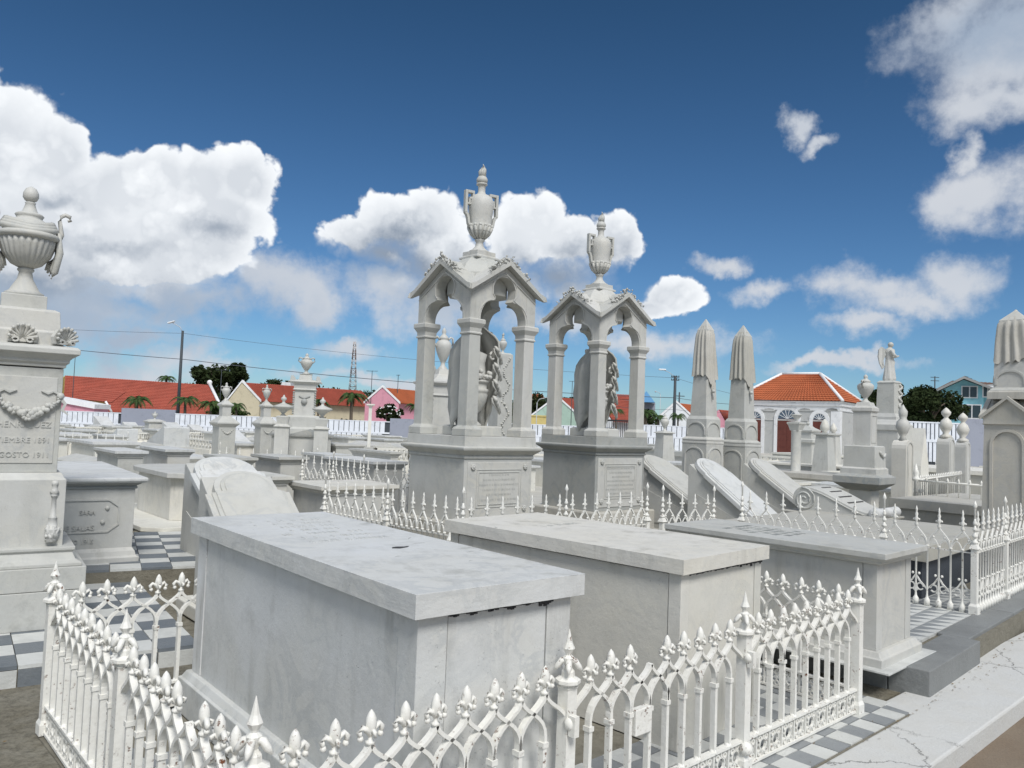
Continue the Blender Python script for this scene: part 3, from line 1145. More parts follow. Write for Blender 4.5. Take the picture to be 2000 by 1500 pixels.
# ------------------------------------------------------------------ tombs
def chest(name, label, N, rz, w, l, z1, z0=0.0, slab=0.09, over=.03, mb_='marble', ms='marble_cool', plinth=.12, detail=True, group=None,
          gap=.012, bevel=.008, post=.10, mould=False, cat='tomb', pl_over=.05, ogroup=None, steps=0):
    t = thing(name, label, cat, (N.x, N.y, 0), rz, group)
    o_ = over
    zb = z0 + plinth
    zt = z1 - slab
    s = MB()
    if mould:
        s.rectprof(0, 0, w, l, [(-.045, zt), (-.03, zt + slab * .18), (-.03, zt + slab * .25), (0, zt + slab * .55), (0, z1)])
    else:
        s.rectprof(0, 0, w, l, [(0, zt), (0, z1 - .001), (-.0, z1)])
    s.build('slab', ms, t, bevel=bevel, seg=3)
    if plinth:
        p = MB()
        q = o_ - pl_over
        p.rectprof(q, q, w - q, l - q, [(0, z0), (0, zb - .035), (-.012, zb - .03), (-.03, zb), (-.05, zb)])
        p.build('plinth', mb_, t, bevel=.004)
    for k in range(steps):
        p = MB()
        q = o_ - pl_over - .10 - .13 * k
        p.rectprof(q, q, w - q, l - q, [(0, z0 - .1 * (k + 1)), (0, z0 - .1 * k - .002)])
        p.build('step', 'marble_old', t, bevel=.01)
    if detail:
        core = MB()
        core.box(o_ + .02, o_ + .02, zb - .01, w - o_ - .02, l - o_ - .02, zt)
        core.build('core', 'gap', t)
        P = post
        zt2 = zt - gap
        for (x, y) in ((o_, o_), (w - o_ - P, o_), (w - o_ - P, l - o_ - P), (o_, l - o_ - P)):
            b = MB()
            b.box(x, y, zb, x + P, y + P, zt)
            b.build('corner_post', mb_, t, bevel=.003)
        e = .004
        for (x0, y0, x1, y1) in ((o_ + P + e, o_ + .004, w - o_ - P - e, o_ + .04), (o_ + P + e, l - o_ - .04, w - o_ - P - e, l - o_ - .004),
                                 (o_ + .004, o_ + P + e, o_ + .04, l - o_ - P - e), (w - o_ - .04, o_ + P + e, w - o_ - .004, l - o_ - P - e)):
            b = MB()
            b.box(x0, y0, zb, x1, y1, zt2)
            b.build('side_panel', mb_, t, bevel=.002)
    else:
        b = MB()
        b.rectprof(o_, o_, w - o_, l - o_, [(0, zb - .002 if plinth else z0), (0, zt - .02), (.012, zt - .018), (.012, zt + .001)])
        b.build('body', mb_, t)
    return t


def letter_rows(t, x0, x1, y0, y1, z, rows, m='lettering', seed=0, h=.03, name='inscription'):
    """rows of worn, unreadable letter strokes cut on a slab, running along x"""
    r = random.Random(seed)
    b = MB()
    for k in range(rows):
        y = y1 - (y1 - y0) * (k + .5) / rows
        wd = (x1 - x0) * r.uniform(.45, .98)
        x = (x0 + x1) / 2 - wd / 2
        xe = x + wd
        while x < xe:
            lw = r.uniform(.012, .022)
            if r.random() < .85:
                b.box(x, y - h / 2, z - .002, x + .005 + h * .03, y + h / 2, z + .0012)
                if r.random() < .6:
                    b.box(x, y + r.choice((-h / 2, -.003, h / 2 - .006)), z - .002, x + lw * .8, y + r.choice((-h / 2, -.003, h / 2 - .006)) + .006 + h * .02, z + .0012) if False else b.box(x, y - .003, z - .002, x + lw * .8, y + .003, z + .0013)
                if r.random() < .4:
                    b.box(x + lw * .7, y - h / 2, z - .002, x + lw * .7 + .005, y + h / 2, z + .0011)
            x += lw + r.uniform(.006, .012)
            if r.random() < .12:
                x += .03
    return b.build(name, m, t, kind='stuff')


def fitbox(p_near, x_left, x_right, z, yaw=None):
    N = at(*p_near, z)
    a = YAW if yaw is None else yaw
    w = reach(N, a, x_right, p_near[1])
    l = reach(N, a + pi / 2, x_left, p_near[1])
    return N, a, w, l


# --- the three near tombs
T1N = at(813, 1162, .965)
T1R = at(1143, 1120, .965)
T1A = atan2(T1R.y - T1N.y, T1R.x - T1N.x)
T1L = min(2.1, (at(404, 1003, .965) - T1N).length)
t1 = chest('chest_tomb', 'grey-white marble chest tomb nearest the camera, its flat slab broken by a small hole', T1N, T1A, (T1R - T1N).length, T1L, .965,
           0, .078, .035, 'marble_cool', 'marble_cool', .20, post=.115, gap=.013, bevel=.007)
# crust under the slab at the front, the broken hole and hairline chips
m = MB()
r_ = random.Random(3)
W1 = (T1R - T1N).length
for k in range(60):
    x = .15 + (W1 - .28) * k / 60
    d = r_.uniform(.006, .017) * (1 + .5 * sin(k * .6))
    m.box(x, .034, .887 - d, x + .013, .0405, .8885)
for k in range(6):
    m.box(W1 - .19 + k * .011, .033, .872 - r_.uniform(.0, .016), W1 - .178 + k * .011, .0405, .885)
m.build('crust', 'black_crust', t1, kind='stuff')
m = MB()
m.prism([(.40, .80), (.43, .785), (.475, .80), (.50, .825), (.47, .82), (.44, .832), (.415, .825)], .958, .9662, 'z')
m.build('hole', 'black_crust', t1)
m = MB()
for (x, y, a, ll) in ((.52, .86, .2, .10), (.60, .99, .8, .07), (.30, .62, .1, .04), (.62, .58, .0, .045), (.70, .60, -.2, .03), (.25, 1.1, .2, .03), (.5, .4, .3, .03)):
    m.tube([(x, y, .9645), (x + ll * .5 * cos(a), y + ll * .5 * sin(a) + .006, .965), (x + ll * cos(a), y + ll * sin(a), .9645)], [.0006, .0018, .0006], 5)
m.build('crack', 'engraved', t1, kind='stuff')
letter_rows(t1, .14, W1 - .14, 1.05, 1.85, .966, 7, 'marble_cool', 5, .05)

T2N = at(1336, 1094, .90)
T2R = at(1508, 1066, .90)
T2A = atan2(T2R.y - T2N.y, T2R.x - T2N.x)
T2L = reach(T2N, T2A + pi / 2, 876, 996)
W2 = (T2R - T2N).length
t2 = chest('chest_tomb', 'creamy chest tomb with thick rounded slab, second from the left inside the near iron fence', T2N, T2A + radians(1), W2, min(T2L, 2.2), .90,
           0, .072, .03, 'marble_warm', 'marble_warm', .0, post=.07, gap=.010, bevel=.022)
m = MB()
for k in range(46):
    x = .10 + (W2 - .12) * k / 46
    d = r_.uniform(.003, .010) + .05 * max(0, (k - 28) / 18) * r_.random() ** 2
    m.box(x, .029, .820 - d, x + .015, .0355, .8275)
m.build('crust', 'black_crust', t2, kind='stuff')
letter_rows(t2, .22, W2 - .15, 1.0, 1.35, .9002, 1, 'marble', 7, .05)
m = MB()
m.ball((.02, 1.28, .89), .014, 7, 5)
m.ball((.035, 1.27, .885), .010, 7, 5)
m.build('chip', 'engraved', t2)

T3N, T3A, W3, L3 = fitbox((1730, 1083), 1296, 1812, .825, radians(44))
L3 = min(L3, 2.5)
T3G = T3N
t3 = chest('chest_tomb', 'long pale chest tomb with moulded slab and dark lettering on the triangle-tiled platform', T3N, T3A, W3, L3, 0.825, .15, .075, .075,
           'marble', 'marble', .085, post=.085, gap=.004, bevel=.006, mould=True, pl_over=.055)
letter_rows(t3, .10, W3 - .10, .70, L3 - .35, .8252, 7, 'engraved', 9, .045)
m = MB()
m.rectprof(-.045, -.045, W3 + .045, L3 + .045, [(0, .14), (0, .153)])
m.build('base_slab', 'tile_white', t3, bevel=.003)

# the near slabs are worn: slightly wavy faces, nibbled edges
wear_tex = bpy.data.textures.new('wear', 'CLOUDS')
wear_tex.noise_scale = 0.05
wear_tex.noise_depth = 4
for tt_ in (t1, t2, t3):
    for ch in tt_.children:
        if ch.name.startswith('slab'):
            sb = ch.modifiers.new('dense', 'SUBSURF')
            sb.subdivision_type = 'SIMPLE'
            sb.levels = sb.render_levels = 5
            dp = ch.modifiers.new('wear', 'DISPLACE')
            dp.texture = wear_tex
            dp.strength = 0.003
            dp.mid_level = 0.5

# ------------------------------------------------------------------ urn monument at the left edge
mb0 = at(164, 1218, .115)
MA = atan2(at(0, 1258, .11).y - mb0.y, at(0, 1258, .11).x - mb0.x) + pi     # direction of its front
MA = pv_ang - radians(1)
BW = .88
MN = mb0 - Vector((cos(MA), sin(MA))) * BW
mon = thing('urn_monument', 'tall marble monument with fluted urn, shell ornaments and flower swag at the left edge', 'monument', (MN.x, MN.y, 0), MA)


def zmon(y, off=0.0):
    """height of a photo point on the monument's front plane near its right end"""
    return xyd(120, y, mb0.y - .02 + off)[1]


zb_ = {k: zmon(v) for k, v in dict(b0=1150, b1=1105, b2=1072, d1=938, d2=925, sh=720, c1=712, c2=688, c3=676, bl=612).items()}


def rp(parent, name, x0, x1, d, prof, m_='marble', bevel=.004, yo=0):
    b = MB()
    b.rectprof(x0, yo, x1, yo + d, prof)
    return b.build(name, m_, parent, bevel=bevel)


rp(mon, 'base_block', 0, BW, BW, [(0, .10), (0, zb_['b0'])])
rp(mon, 'base_block', .006, BW - .006, BW - .012, [(0, zb_['b0'] + .003), (0, zb_['b1'])], yo=.006)
rp(mon, 'base_moulding', .03, BW - .03, BW - .06, [(0, zb_['b1'] + .001), (0, zb_['b1'] + .022), (-.035, zb_['b1'] + .04), (-.055, zb_['b2'] - .02), (-.04, zb_['b2'] - .008), (-.04, zb_['b2'] + .012), (-.09, zb_['b2'] + .014)], yo=.03)
rp(mon, 'lower_die', .14, BW - .14, BW - .28, [(0, zb_['b2'] + .002), (0, zb_['d1']), (-.012, zb_['d1'] + .012), (-.03, zb_['d2'])], yo=.14, m_='marble')
rp(mon, 'shaft', .195, BW - .195, BW - .39, [(0, zb_['d2']), (0, zb_['sh'])], yo=.195, m_='marble')
fr0 = .195
m = MB()     # raised frame round the inscription field
xa, xb, z0_, z1_ = .225, BW - .225, zb_['d2'] + .06, zb_['sh'] - .06
m.box(xa, fr0 - .006, z0_, xb, fr0 + .01, z1_)
m.build('panel', 'marble', mon, bevel=.003)
cz = zb_['c1']
rp(mon, 'cornice', .195, BW - .195, BW - .39, [(.0, cz - .02), (.012, cz - .018), (.012, cz), (.03, cz + .012), (.03, cz + .03), (.055, cz + .055), (.085, cz + .07), (.085, cz + .10), (.07, cz + .115), (-.02, cz + .13)], yo=.195)
zc0 = cz + .12
rp(mon, 'attic', .205, BW - .205, BW - .41, [(0, zc0), (0, zc0 + .09), (-.02, zc0 + .10), (-.03, zc0 + .23), (-.06, zc0 + .245)], yo=.205)
za = zc0 + .235
cxm = BW / 2
rp(mon, 'urn_plinth', cxm - .13, cxm + .13, .26, [(0, za), (0, za + .10), (-.02, za + .105)], yo=cxm - .13)


def shell(parent, x, y, z, s, rz=0):
    b = MB()
    for k in range(9):
        a = pi * (k + .5) / 9
        L = s * (.85 + .15 * sin(a))
        b.tube([(0, -.01, s * .22), (cos(a) * L * .5, -.028, s * .25 + sin(a) * L * .5), (cos(a) * L * .9, -.03, s * .25 + sin(a) * L * .9), (cos(a) * L, -.045, s * .25 + sin(a) * L * .97)],
               [s * .05, s * .10, s * .14, s * .10], 7)
        b.ball((cos(a) * L * .97, -.04, s * .25 + sin(a) * L * .97), s * .12, 7, 5)
    b.prism([(-s * .9, 0), (s * .9, 0), (s * .98, s * .5), (s * .62, s * 1.05), (0, s * 1.22), (-s * .62, s * 1.05), (-s * .98, s * .5)], -.018, .01)
    for sg in (-1, 1):
        b.band([(sg * (s * .45 + s * .2 * cos(q * .8)), s * .15 + s * .15 * sin(q * .8)) for q in range(8)], s * .12, .05, -.02)
    return b.build('shell', 'marble', parent, (x, y, z), rz)


shell(mon, cxm, .200, zc0 + .015, .09)
shell(mon, BW - .21, .21, zc0 + .015, .09, radians(38))
shell(mon, .21, .21, zc0 + .015, .09, radians(-38))
# swag of flowers with ribbons
m = MB()
zs = zb_['sh'] - .20
xs0, xs1 = BW - .56, BW - .205
for k in range(22):
    t = k / 21
    x = xs0 + (xs1 - xs0) * t
    z = zs - .105 * sin(pi * t)
    rr = .012 + .022 * sin(pi * t)
    for q in range(3):
        m.ball((x + rnd.uniform(-.01, .01), fr0 - .02 - rnd.uniform(0, .018), z + rnd.uniform(-.018, .018)), rr * rnd.uniform(.5, .8), 7, 5)
for (x0, sg) in ((xs0, -1), (xs1, 1)):
    m.ball((x0, fr0 - .02, zs + .02), .024, 8, 5)
    m.band([(x0, zs + .01), (x0 + sg * .03, zs - .03), (x0 + sg * .015, zs - .07), (x0 + sg * .05, zs - .10)], [.02, .018, .022, .006], .02, fr0 - .016)
    m.band([(x0, zs + .03), (x0 - sg * .04, zs + .05), (x0 - sg * .07, zs + .035), (x0 - sg * .11, zs + .05)], [.016, .012, .014, .004], .014, fr0 - .013)
for k in range(10):
    a = k * 2 * pi / 10
    m.ball(((xs0 + xs1) / 2 + .028 * cos(a), fr0 - .045, zs - .11 + .028 * sin(a)), .014, 6, 4)
m.build('swag', 'marble', mon)
zt_ = zb_['d2']
for body, yy, hh in (('C. HENRIQUEZ', 832, .060), ('SETIEMBRE 1891', 861, .054), ('AGOSTO 1911', 889, .054)):
    o = text(body, hh * .92, .0035, 'marble', mon, loc=(BW - .245, fr0 - .008, zmon(yy, .12) - .012), rot=(pi / 2, 0, 0), align='RIGHT')
# reversed torch on the die's right corner
m = MB()
tz0, tz1 = zb_['b2'] + .03, zb_['d1'] - .01
H = tz1 - tz0
m.lathe([(.004, tz0), (.034, tz0 + .02), (.045, tz0 + .06), (.040, tz0 + H * .20), (.043, tz0 + H * .215), (.043, tz0 + H * .24), (.032, tz0 + H * .25), (.022, tz0 + H * .40), (.026, tz0 + H * .41), (.017, tz0 + H * .43),
         (.013, tz0 + H * .75), (.020, tz0 + H * .76), (.020, tz0 + H * .785), (.014, tz0 + H * .80), (.028, tz0 + H * .82), (.018, tz0 + H * .86), (.014, tz0 + H * .93), (.020, tz0 + H * .95), (.018, tz1), (.004, tz1 + .004)],
        16, BW - .205, .14)
for k in range(12):
    m.tube([(BW - .205 + rnd.uniform(-.03, .03), .115 + rnd.uniform(-.01, .015), tz0 + rnd.uniform(.01, .05)), (BW - .205 + rnd.uniform(-.05, .04), .11 + rnd.uniform(-.01, .015), tz0 + rnd.uniform(.03, .13))], [.016, .008], 6)
m.build('torch', 'marble', mon)
# fluted urn with drapery
U0 = za + .10
urn = MB()
UH = (zmon(366, .13) - U0)
P = lambda r, f: (r * .76, U0 + f * UH)
fl_ = lambda a, z, i: 1.0
urn.lathe([P(.15, 0), P(.155, .03), P(.12, .05), P(.10, .09), P(.062, .16), P(.052, .22), P(.066, .235), P(.066, .25), P(.05, .26)], 28, cxm, cxm)
urn.lathe([P(.05, .255), P(.12, .29), P(.185, .37), P(.215, .46), P(.222, .51)], 130, cxm, cxm, fold=lambda a, z, i: 1 + .075 * abs(sin(a * 13)) - .05)
urn.lathe([P(.215, .508), P(.245, .52), P(.255, .54), P(.245, .565), P(.20, .58), P(.205, .60), P(.185, .64), P(.14, .68), P(.10, .705), P(.105, .72), P(.115, .735), P(.10, .75),
           P(.065, .76), P(.05, .80), P(.038, .84), P(.045, .85), P(.028, .86)], 32, cxm, cxm)
uo = urn.build('urn', 'marble', mon)
m = MB()
m.lathe([P(.02, .855), P(.045, .87), P(.062, .90), P(.060, .94), P(.04, .98), P(.006, 1.0)], 24, cxm, cxm, fold=lambda a, z, i: 1 + .06 * sin(a * 8 + i * 2.2))
m.build('pine_cone_knob', 'marble', uo)
hm = MB()
for sg in (-1, 1):
    pts = [P(.22, .53), P(.245, .60), P(.235, .66), P(.225, .72), P(.235, .77), P(.265, .79), P(.30, .775), P(.305, .745), P(.285, .735)]
    hm.tube([(cxm + sg * x * 1.05, cxm, z) for x, z in pts], [.018, .016, .014, .013, .014, .015, .014, .012, .009], 8)
hm.build('handle', 'marble', uo)
dm = MB()
for q in range(3):
    pts = []
    for k in range(15):
        a = pi * 1.05 + (pi * .95) * k / 14
        rr = .155 - .010 * q
        pts.append((cxm + rr * cos(a), cxm + rr * sin(a), U0 + UH * (.60 + .05 * q / 2 - .03 * sin(pi * k / 14) + .05 * abs(k / 14 - .5))))
    dm.tube(pts, .024, 7)
for sg, x in ((-1, -.185), (1, .185)):
    for q in range(4):
        dm.tube([(cxm + x * .95, cxm - .04 + q * .03, U0 + .60 * UH), (cxm + x * (1.02), cxm - .05 + q * .035, U0 + .42 * UH), (cxm + x * (.90 - .05 * q), cxm - .05 + q * .03, U0 + (.24 + .03 * q) * UH), (cxm + x * (.80 - .06 * q), cxm - .04 + q * .03, U0 + (.18 + .03 * q) * UH)],
                [.015, .024, .022, .006], 7)
dm.build('drapery', 'marble', uo)

# ------------------------------------------------------------------ tomb right behind the monument
SN = at(256, 1093, .22)
SA = MA + radians(2)
zt = xyd(276, 932, SN.y)[1]
SW, SL = .98, 2.2
sN = SN - Vector((cos(SA), sin(SA))) * SW
sal = thing('chest_tomb', 'chest tomb with carved frame and raised lettering between the urn monument and the checker pavement', 'tomb', (sN.x, sN.y, 0), SA)
rp(sal, 'plinth', 0, SW, SL, [(.05, .19), (.05, .25), (.03, .26), (.02, .30), (0, .33)])
rp(sal, 'body', 0, SW, SL, [(0, .32), (0, zt - .10)])
rp(sal, 'cornice', 0, SW, SL, [(.0, zt - .10), (.015, zt - .097), (.015, zt - .08), (.005, zt - .075), (.045, zt - .05)], 'marble_grey')
rp(sal, 'slab', 0, SW, SL, [(.05, zt - .048), (.085, zt - .03), (.085, zt - .005), (.075, zt)], 'marble_cool', bevel=.008)
m = MB()
fz0, fz1 = .47, zt - .19
pts = [(.08, fz0), (SW - .20, fz0), (SW - .12, fz0 + .06), (SW - .12, fz1 - .06), (SW - .20, fz1), (.08, fz1)]
m.band(pts, .014, .016, -.002)
m.ball((SW - .21, -.002, fz1 - .07), .02, 8, 5)
m.ball((SW - .24, -.002, fz0 + .08), .02, 8, 5)
m.build('carved_frame', 'marble', sal)
for body, zz, hh in (('SARA', fz1 - .12, .05), ('DE SALAS', fz1 - .25, .062), ('MAYO 1915', fz1 - .36, .05)):
    text(body, hh, .006, 'marble', sal, loc=(SW - .30, -.004, zz), rot=(pi / 2, 0, 0), align='RIGHT')


# ------------------------------------------------------------------ leaning gravestones
def wedge(label, N, rz, w, l, zlo, zhi, group=None, m_='marble_cool', foot=.10, inset=.0, sh=.03):
    """a slab lying on a masonry wedge, its rounded head raised at the far end"""
    t = thing('leaning_gravestone', label, 'gravestone', (N.x, N.y, 0), rz, group)
    b = MB()
    b.prism([(0, foot), (l, foot), (l, zhi - .12), (l * .985, zhi - .09), (0, zlo - .07)], .05, w - .05, 'x')
    b.build('wedge', 'whitewash_and_sunlit' if inset else 'marble', t, bevel=.006)
    b = MB()
    b.box(-.06, -.06, foot - .10, w + .06, l + .06, foot)
    b.build('foot', 'whitewash_and_sunlit', t, bevel=.01)
    sl = sqrt(l * l + (zhi - zlo) ** 2)
    ang = atan2(zhi - zlo, l)
    for k, (ins, zz0, zz1) in enumerate(((0, -.055, 0), (.045, 0, .014), (.075, .014, .024))):
        pts = []
        R = w / 2 - ins
        body = sl - w * .42
        pts += [(ins, ins), (w - ins, ins)]
        pts += [(w - ins, body - w * .09), (w - ins - sh, body - w * .08)]
        rr = R - sh
        for q in range(15):
            a = pi * q / 14
            pts.append((w / 2 + rr * cos(a), body + rr * .84 * sin(a)))
        pts += [(ins + sh, body - w * .08), (ins, body - w * .09)]
        b = MB()
        b.M = Matrix.Translation((0, 0, zlo)) @ Matrix.Rotation(ang, 4, 'X')
        b.prism(pts, zz0, zz1, 'z')
        b.build('stone', m_, t, bevel=.006)
    pn = MB()
    pn.prism([(.12, foot + .1), (l * .9, foot + .1), (l * .9, foot + .1 + (zhi - zlo) * .55), (.12, foot + .13)], .042, .049, 'x')
    pn.build('side_panel', 'marble', t)
    return t


def wfit(p_tip, xr, D_off, zlo, zhi, l, lab, m_='marble_cool', grp=None, w=.62, yaw=None, sh=.03):
    """head tip photograph point at height zhi"""
    a = YAW + radians(4) if yaw is None else yaw
    H = at(*p_tip, zhi)
    ux, uy = Vector((cos(a), sin(a))), Vector((-sin(a), cos(a)))
    N = H - ux * w * .5 - uy * l
    return wedge(lab, N, a, w, l, zlo, zhi, grp, m_, sh=sh)


wfit((1262, 886), 0, 0, .25, 1.15, 1.5, 'leaning white gravestone partly hidden by the second marble canopy', 'marble', w=.75)
wfit((1368, 892), 0, 0, .24, 1.18, 1.32, 'leaning bluish gravestone with rounded head, middle of the three behind the iron railing', 'marble_cool', w=.66)
wfit((1470, 892), 0, 0, .30, 1.18, 1.32, 'leaning white gravestone with rounded head in front of the second draped obelisk', 'marble', w=.66)
wfit((424, 886), 0, 0, .42, 1.11, 1.35, 'bluish leaning gravestone, the farther left of the two behind the nearest tomb', 'marble_cool', w=.70, yaw=YAW - radians(1), sh=.06)
wfit((462, 908), 0, 0, .32, 1.10, 1.10, 'leaning marble gravestone with moulded rim and rounded head directly behind the nearest tomb', 'marble', w=.66, yaw=YAW - radians(1), sh=.085)

# scroll-shaped gravestone
SG = at(1700, 1003, .62)
sa = YAW + radians(3)
scr = thing('scroll_gravestone', 'scroll-shaped marble gravestone with dark lettering curling into a roll on the right', 'gravestone', (SG.x, SG.y, 0), sa)
Lc = .98
prof = []
zb0 = .56
for k in range(19):
    t = k / 18
    y = -.02 + (Lc - .16) * t
    z = zb0 + .06 + .25 * (t * t * (3 - 2 * t)) + .0
    prof.append((y, z))
R = .155
for k in range(1, 12):
    a = pi / 2 - k * pi / 11
    prof.append((Lc - .17 + R * cos(a), zb0 + .16 + R * sin(a)))
prof.append((0.0, zb0))
m = MB()
m.prism(prof, 0, .60, 'x')
m.build('scroll_body', 'marble', scr, bevel=.008)
m = MB()
pts = []
for k in range(40):
    a = k * .36
    r = R * .93 * (1 - k / 44)
    pts.append((-.004, Lc - .17 + r * cos(a + 1.3), zb0 + .155 + r * sin(a + 1.3)))
m.tube(pts, .012, 6)
m.tube([(-.004, y, z - .035) for y, z in prof[2:18]], .009, 6)
m.build('volute', 'marble', scr)
m = MB()
m.M = Matrix.Translation((-.04, -.05, zb0 + .055)) @ Matrix.Rotation(pi / 2, 4, 'Y')
m.lathe([(.03, 0), (.062, .005), (.068, .02), (.062, .04), (.062, .66), (.068, .68), (.05, .70)], 18)
m.build('roll', 'marble_cool', scr)
b = MB()
r2 = random.Random(4)
for k in range(4):
    t = .40 + k * .155
    y = -.02 + (Lc - .16) * t
    z = zb0 + .06 + .25 * (t * t * (3 - 2 * t))
    dz = .25 * 6 * t * (1 - t) / (Lc - .16)
    x = .10 + .04 * k
    while x < .52 - .02 * k:
        b.box(x, y - .012, z - .012, x + .012, y + .012, z + .004 + dz * .011)
        x += r2.uniform(.018, .03)
b.build('inscription', 'lettering', scr, kind='stuff')
rp(scr, 'base_block', -.08, .72, 1.15, [(0, .0), (0, zb0 - .03), (.02, zb0 - .02), (.02, zb0)], 'marble_old', yo=-.10)


# ------------------------------------------------------------------ canopies
def canopy(label, pl, pc, pr, y_lip, D, s_scale=1.0, m_low='marble', text_face=True):
    dN = ray(pc, y_lip)
    N = Vector((dN.x / dN.y * D, D))
    kl, kr = ray(pl, y_lip), ray(pr, y_lip)
    best = None
    for i in range(200):
        a = radians(25 + i * .2)
        w = reach(N, a, pr, y_lip)
        l = reach(N, a + pi / 2, pl, y_lip)
        if best is None or abs(w - l) < best[0]:
            best = (abs(w - l), a, (w + l) / 2)
    _, a, S = best
    C = N + Vector((cos(a), sin(a))) * S / 2 + Vector((-sin(a), cos(a))) * S / 2
    t = thing('canopy_monument', label, 'monument', (C.x, C.y, 0), a)
    k = S / 1.15
    zl = xyd(pc, y_lip, D)[1]
    zz = lambda dz: zl + dz * k
    h = S / 2

    def sqp(name, prof, m_='marble', par=None, bevel=.004):
        b = MB()
        b.sq(prof)
        return b.build(name, m_, par or t, bevel=bevel)
    sqp('foundation', [(h + .10, 0), (h + .10, .16)], 'marble_old')
    sqp('step', [(h + .03, .16), (h + .03, .40), (h + .02, .42)], 'marble_old')
    sqp('pedestal', [(h - .085, .42), (h - .085, zz(-.125))], m_low)
    # slabs facing the pedestal on the front side, with rosettes
    b = MB()
    b.box(-h + .13, -h + .076, .47, h - .13, -h + .09, zz(-.16))
    fp = b.build('face_slab', 'marble', t, bevel=.003)
    for sx_ in (-1, 1):
        for zq in (zz(-.21), .55):
            b = MB()
            for q in range(8):
                b.ball((.022 * cos(q * pi / 4), -.004, .022 * sin(q * pi / 4)), .013, 6, 4)
            b.ball((0, -.008, 0), .016, 6, 4)
            b.build('rosette', 'marble', fp, (sx_ * (h - .20), -h + .07, zq))
    fm = MB()
    x_, za_, zb2 = h - .26, .58, zz(-.24)
    for q in (0, .03):
        fm.band([(-x_ + q, za_ + q), (x_ - q, za_ + q), (x_ - q, zb2 - q), (-x_ + q, zb2 - q), (-x_ + q, za_ + q)], .007, .008, -h + .074)
    fm.build('frame', 'marble', fp)
    r4 = random.Random(int(pc))
    lm = MB()
    for row in range(7):
        z = zb2 - .07 - row * .055
        ww = r4.uniform(.15, .30)
        x = -ww
        while x < ww:
            lw = r4.uniform(.010, .018)
            lm.box(x, -h + .0735, z, x + .004, -h + .077, z + .026)
            if r4.random() < .6:
                lm.box(x, -h + .0736, z + .011, x + lw, -h + .077, z + .015)
            x += lw + .008
    lm.build('inscription', 'marble_grey', fp, kind='stuff')
    sqp('cornice', [(h - .085, zz(-.125)), (h - .07, zz(-.12)), (h - .07, zz(-.095)), (h - .08, zz(-.09)), (h - .04, zz(-.055)), (h - .005, zz(-.03)), (h, zz(-.015)), (h, zz(0)), (h - .05, zz(.012))], m_low)
    sqp('floor_block', [(h - .055, zz(.010)), (h - .058, zz(.115))], m_low)
    zf = zz(.115)
    cx = .400 * k
    zcap0, zcap1 = zz(1.205), zz(1.375)
    cw = .078 * k
    for sx_ in (-1, 1):
        for sy2 in (-1, 1):
            b = MB()
            X, Y = sx_ * cx, sy2 * cx
            b.sq([(cw * 1.5, zf), (cw * 1.5, zf + .075 * k), (cw * 1.35, zf + .09 * k), (cw, zf + .11 * k), (cw * .97, zcap0)], X, Y)
            col = b.build('column', 'marble', t, bevel=.008)
            b = MB()
            b.sq([(cw * .97, zcap0 - .001), (cw * 1.1, zcap0 + .005), (cw * 1.12, zcap0 + .02), (cw * 1.0, zcap0 + .03), (cw * 1.05, zcap0 + .07 * k), (cw * 1.42, zcap1 - .05 * k), (cw * 1.42, zcap1 - .012), (cw * 1.3, zcap1)], X, Y)
            b.build('capital', 'marble', col, bevel=.003)
    # trefoil-arched gables
    ho = cx + cw          # outer face distance
    thick = .14 * k
    ze = zcap1 + .325 * k     # eave at the corners
    zp = ze + .30 * k         # peak
    zi = zcap1
    xi = cx - cw * .85

    def trefoil():
        pts = []
        r1 = xi * .56
        # lower lobes
        for q in range(8):
            a_ = pi - (pi * .5) * q / 7
            pts.append((-xi + r1 + r1 * cos(a_), zi + .02 + r1 * 1.15 * sin(a_)))
        zl1 = zi + .02 + r1 * 1.15
        r2_ = xi * .50
        x1 = -xi + r1
        pts.append((x1 + .02, zl1 + .012))
        pts.append((x1 - .01, zl1 + .05 * k))
        for q in range(1, 12):
            a_ = pi - pi * q / 12
            pts.append((r2_ * 1.02 * cos(a_), zl1 + .10 * k + r2_ * 1.05 * sin(a_)))
        mir = [(-x, z) for x, z in pts[:10]][::-1]
        return pts + mir
    tre = trefoil()
    for kf in range(4):
        M_ = Matrix.Rotation(kf * pi / 2, 4, 'Z')
        b = MB()
        b.M = M_
        e_ = .002 if kf % 2 else 0
        tn = .006
        poly = [(-ho + e_, zi), (-ho + e_, ze), (0, zp), (ho - e_, ze), (ho - e_, zi), (xi, zi)] + tre[::-1] + [(-xi, zi)]
        b.prism(poly, -ho + tn, -ho + thick)
        gb = b.build('gable', 'marble', t)
        b = MB()
        b.M = M_
        tr2 = [(x * 1.09, z if i not in range(8, 24) else z + .02) for i, (x, z) in enumerate(tre)]
        for i in range(len(tr2) - 1):
            pass
        b.band([(-xi * 1.10, zi)] + tr2 + [(xi * 1.10, zi)], .010, .012, -ho + .003)
        b.band([(-ho * .99, ze - .06 * k), (0, zp - .075 * k), (ho * .99, ze - .06 * k)], .014, .014, -ho + .002)
        b.build('moulding', 'marble', gb)
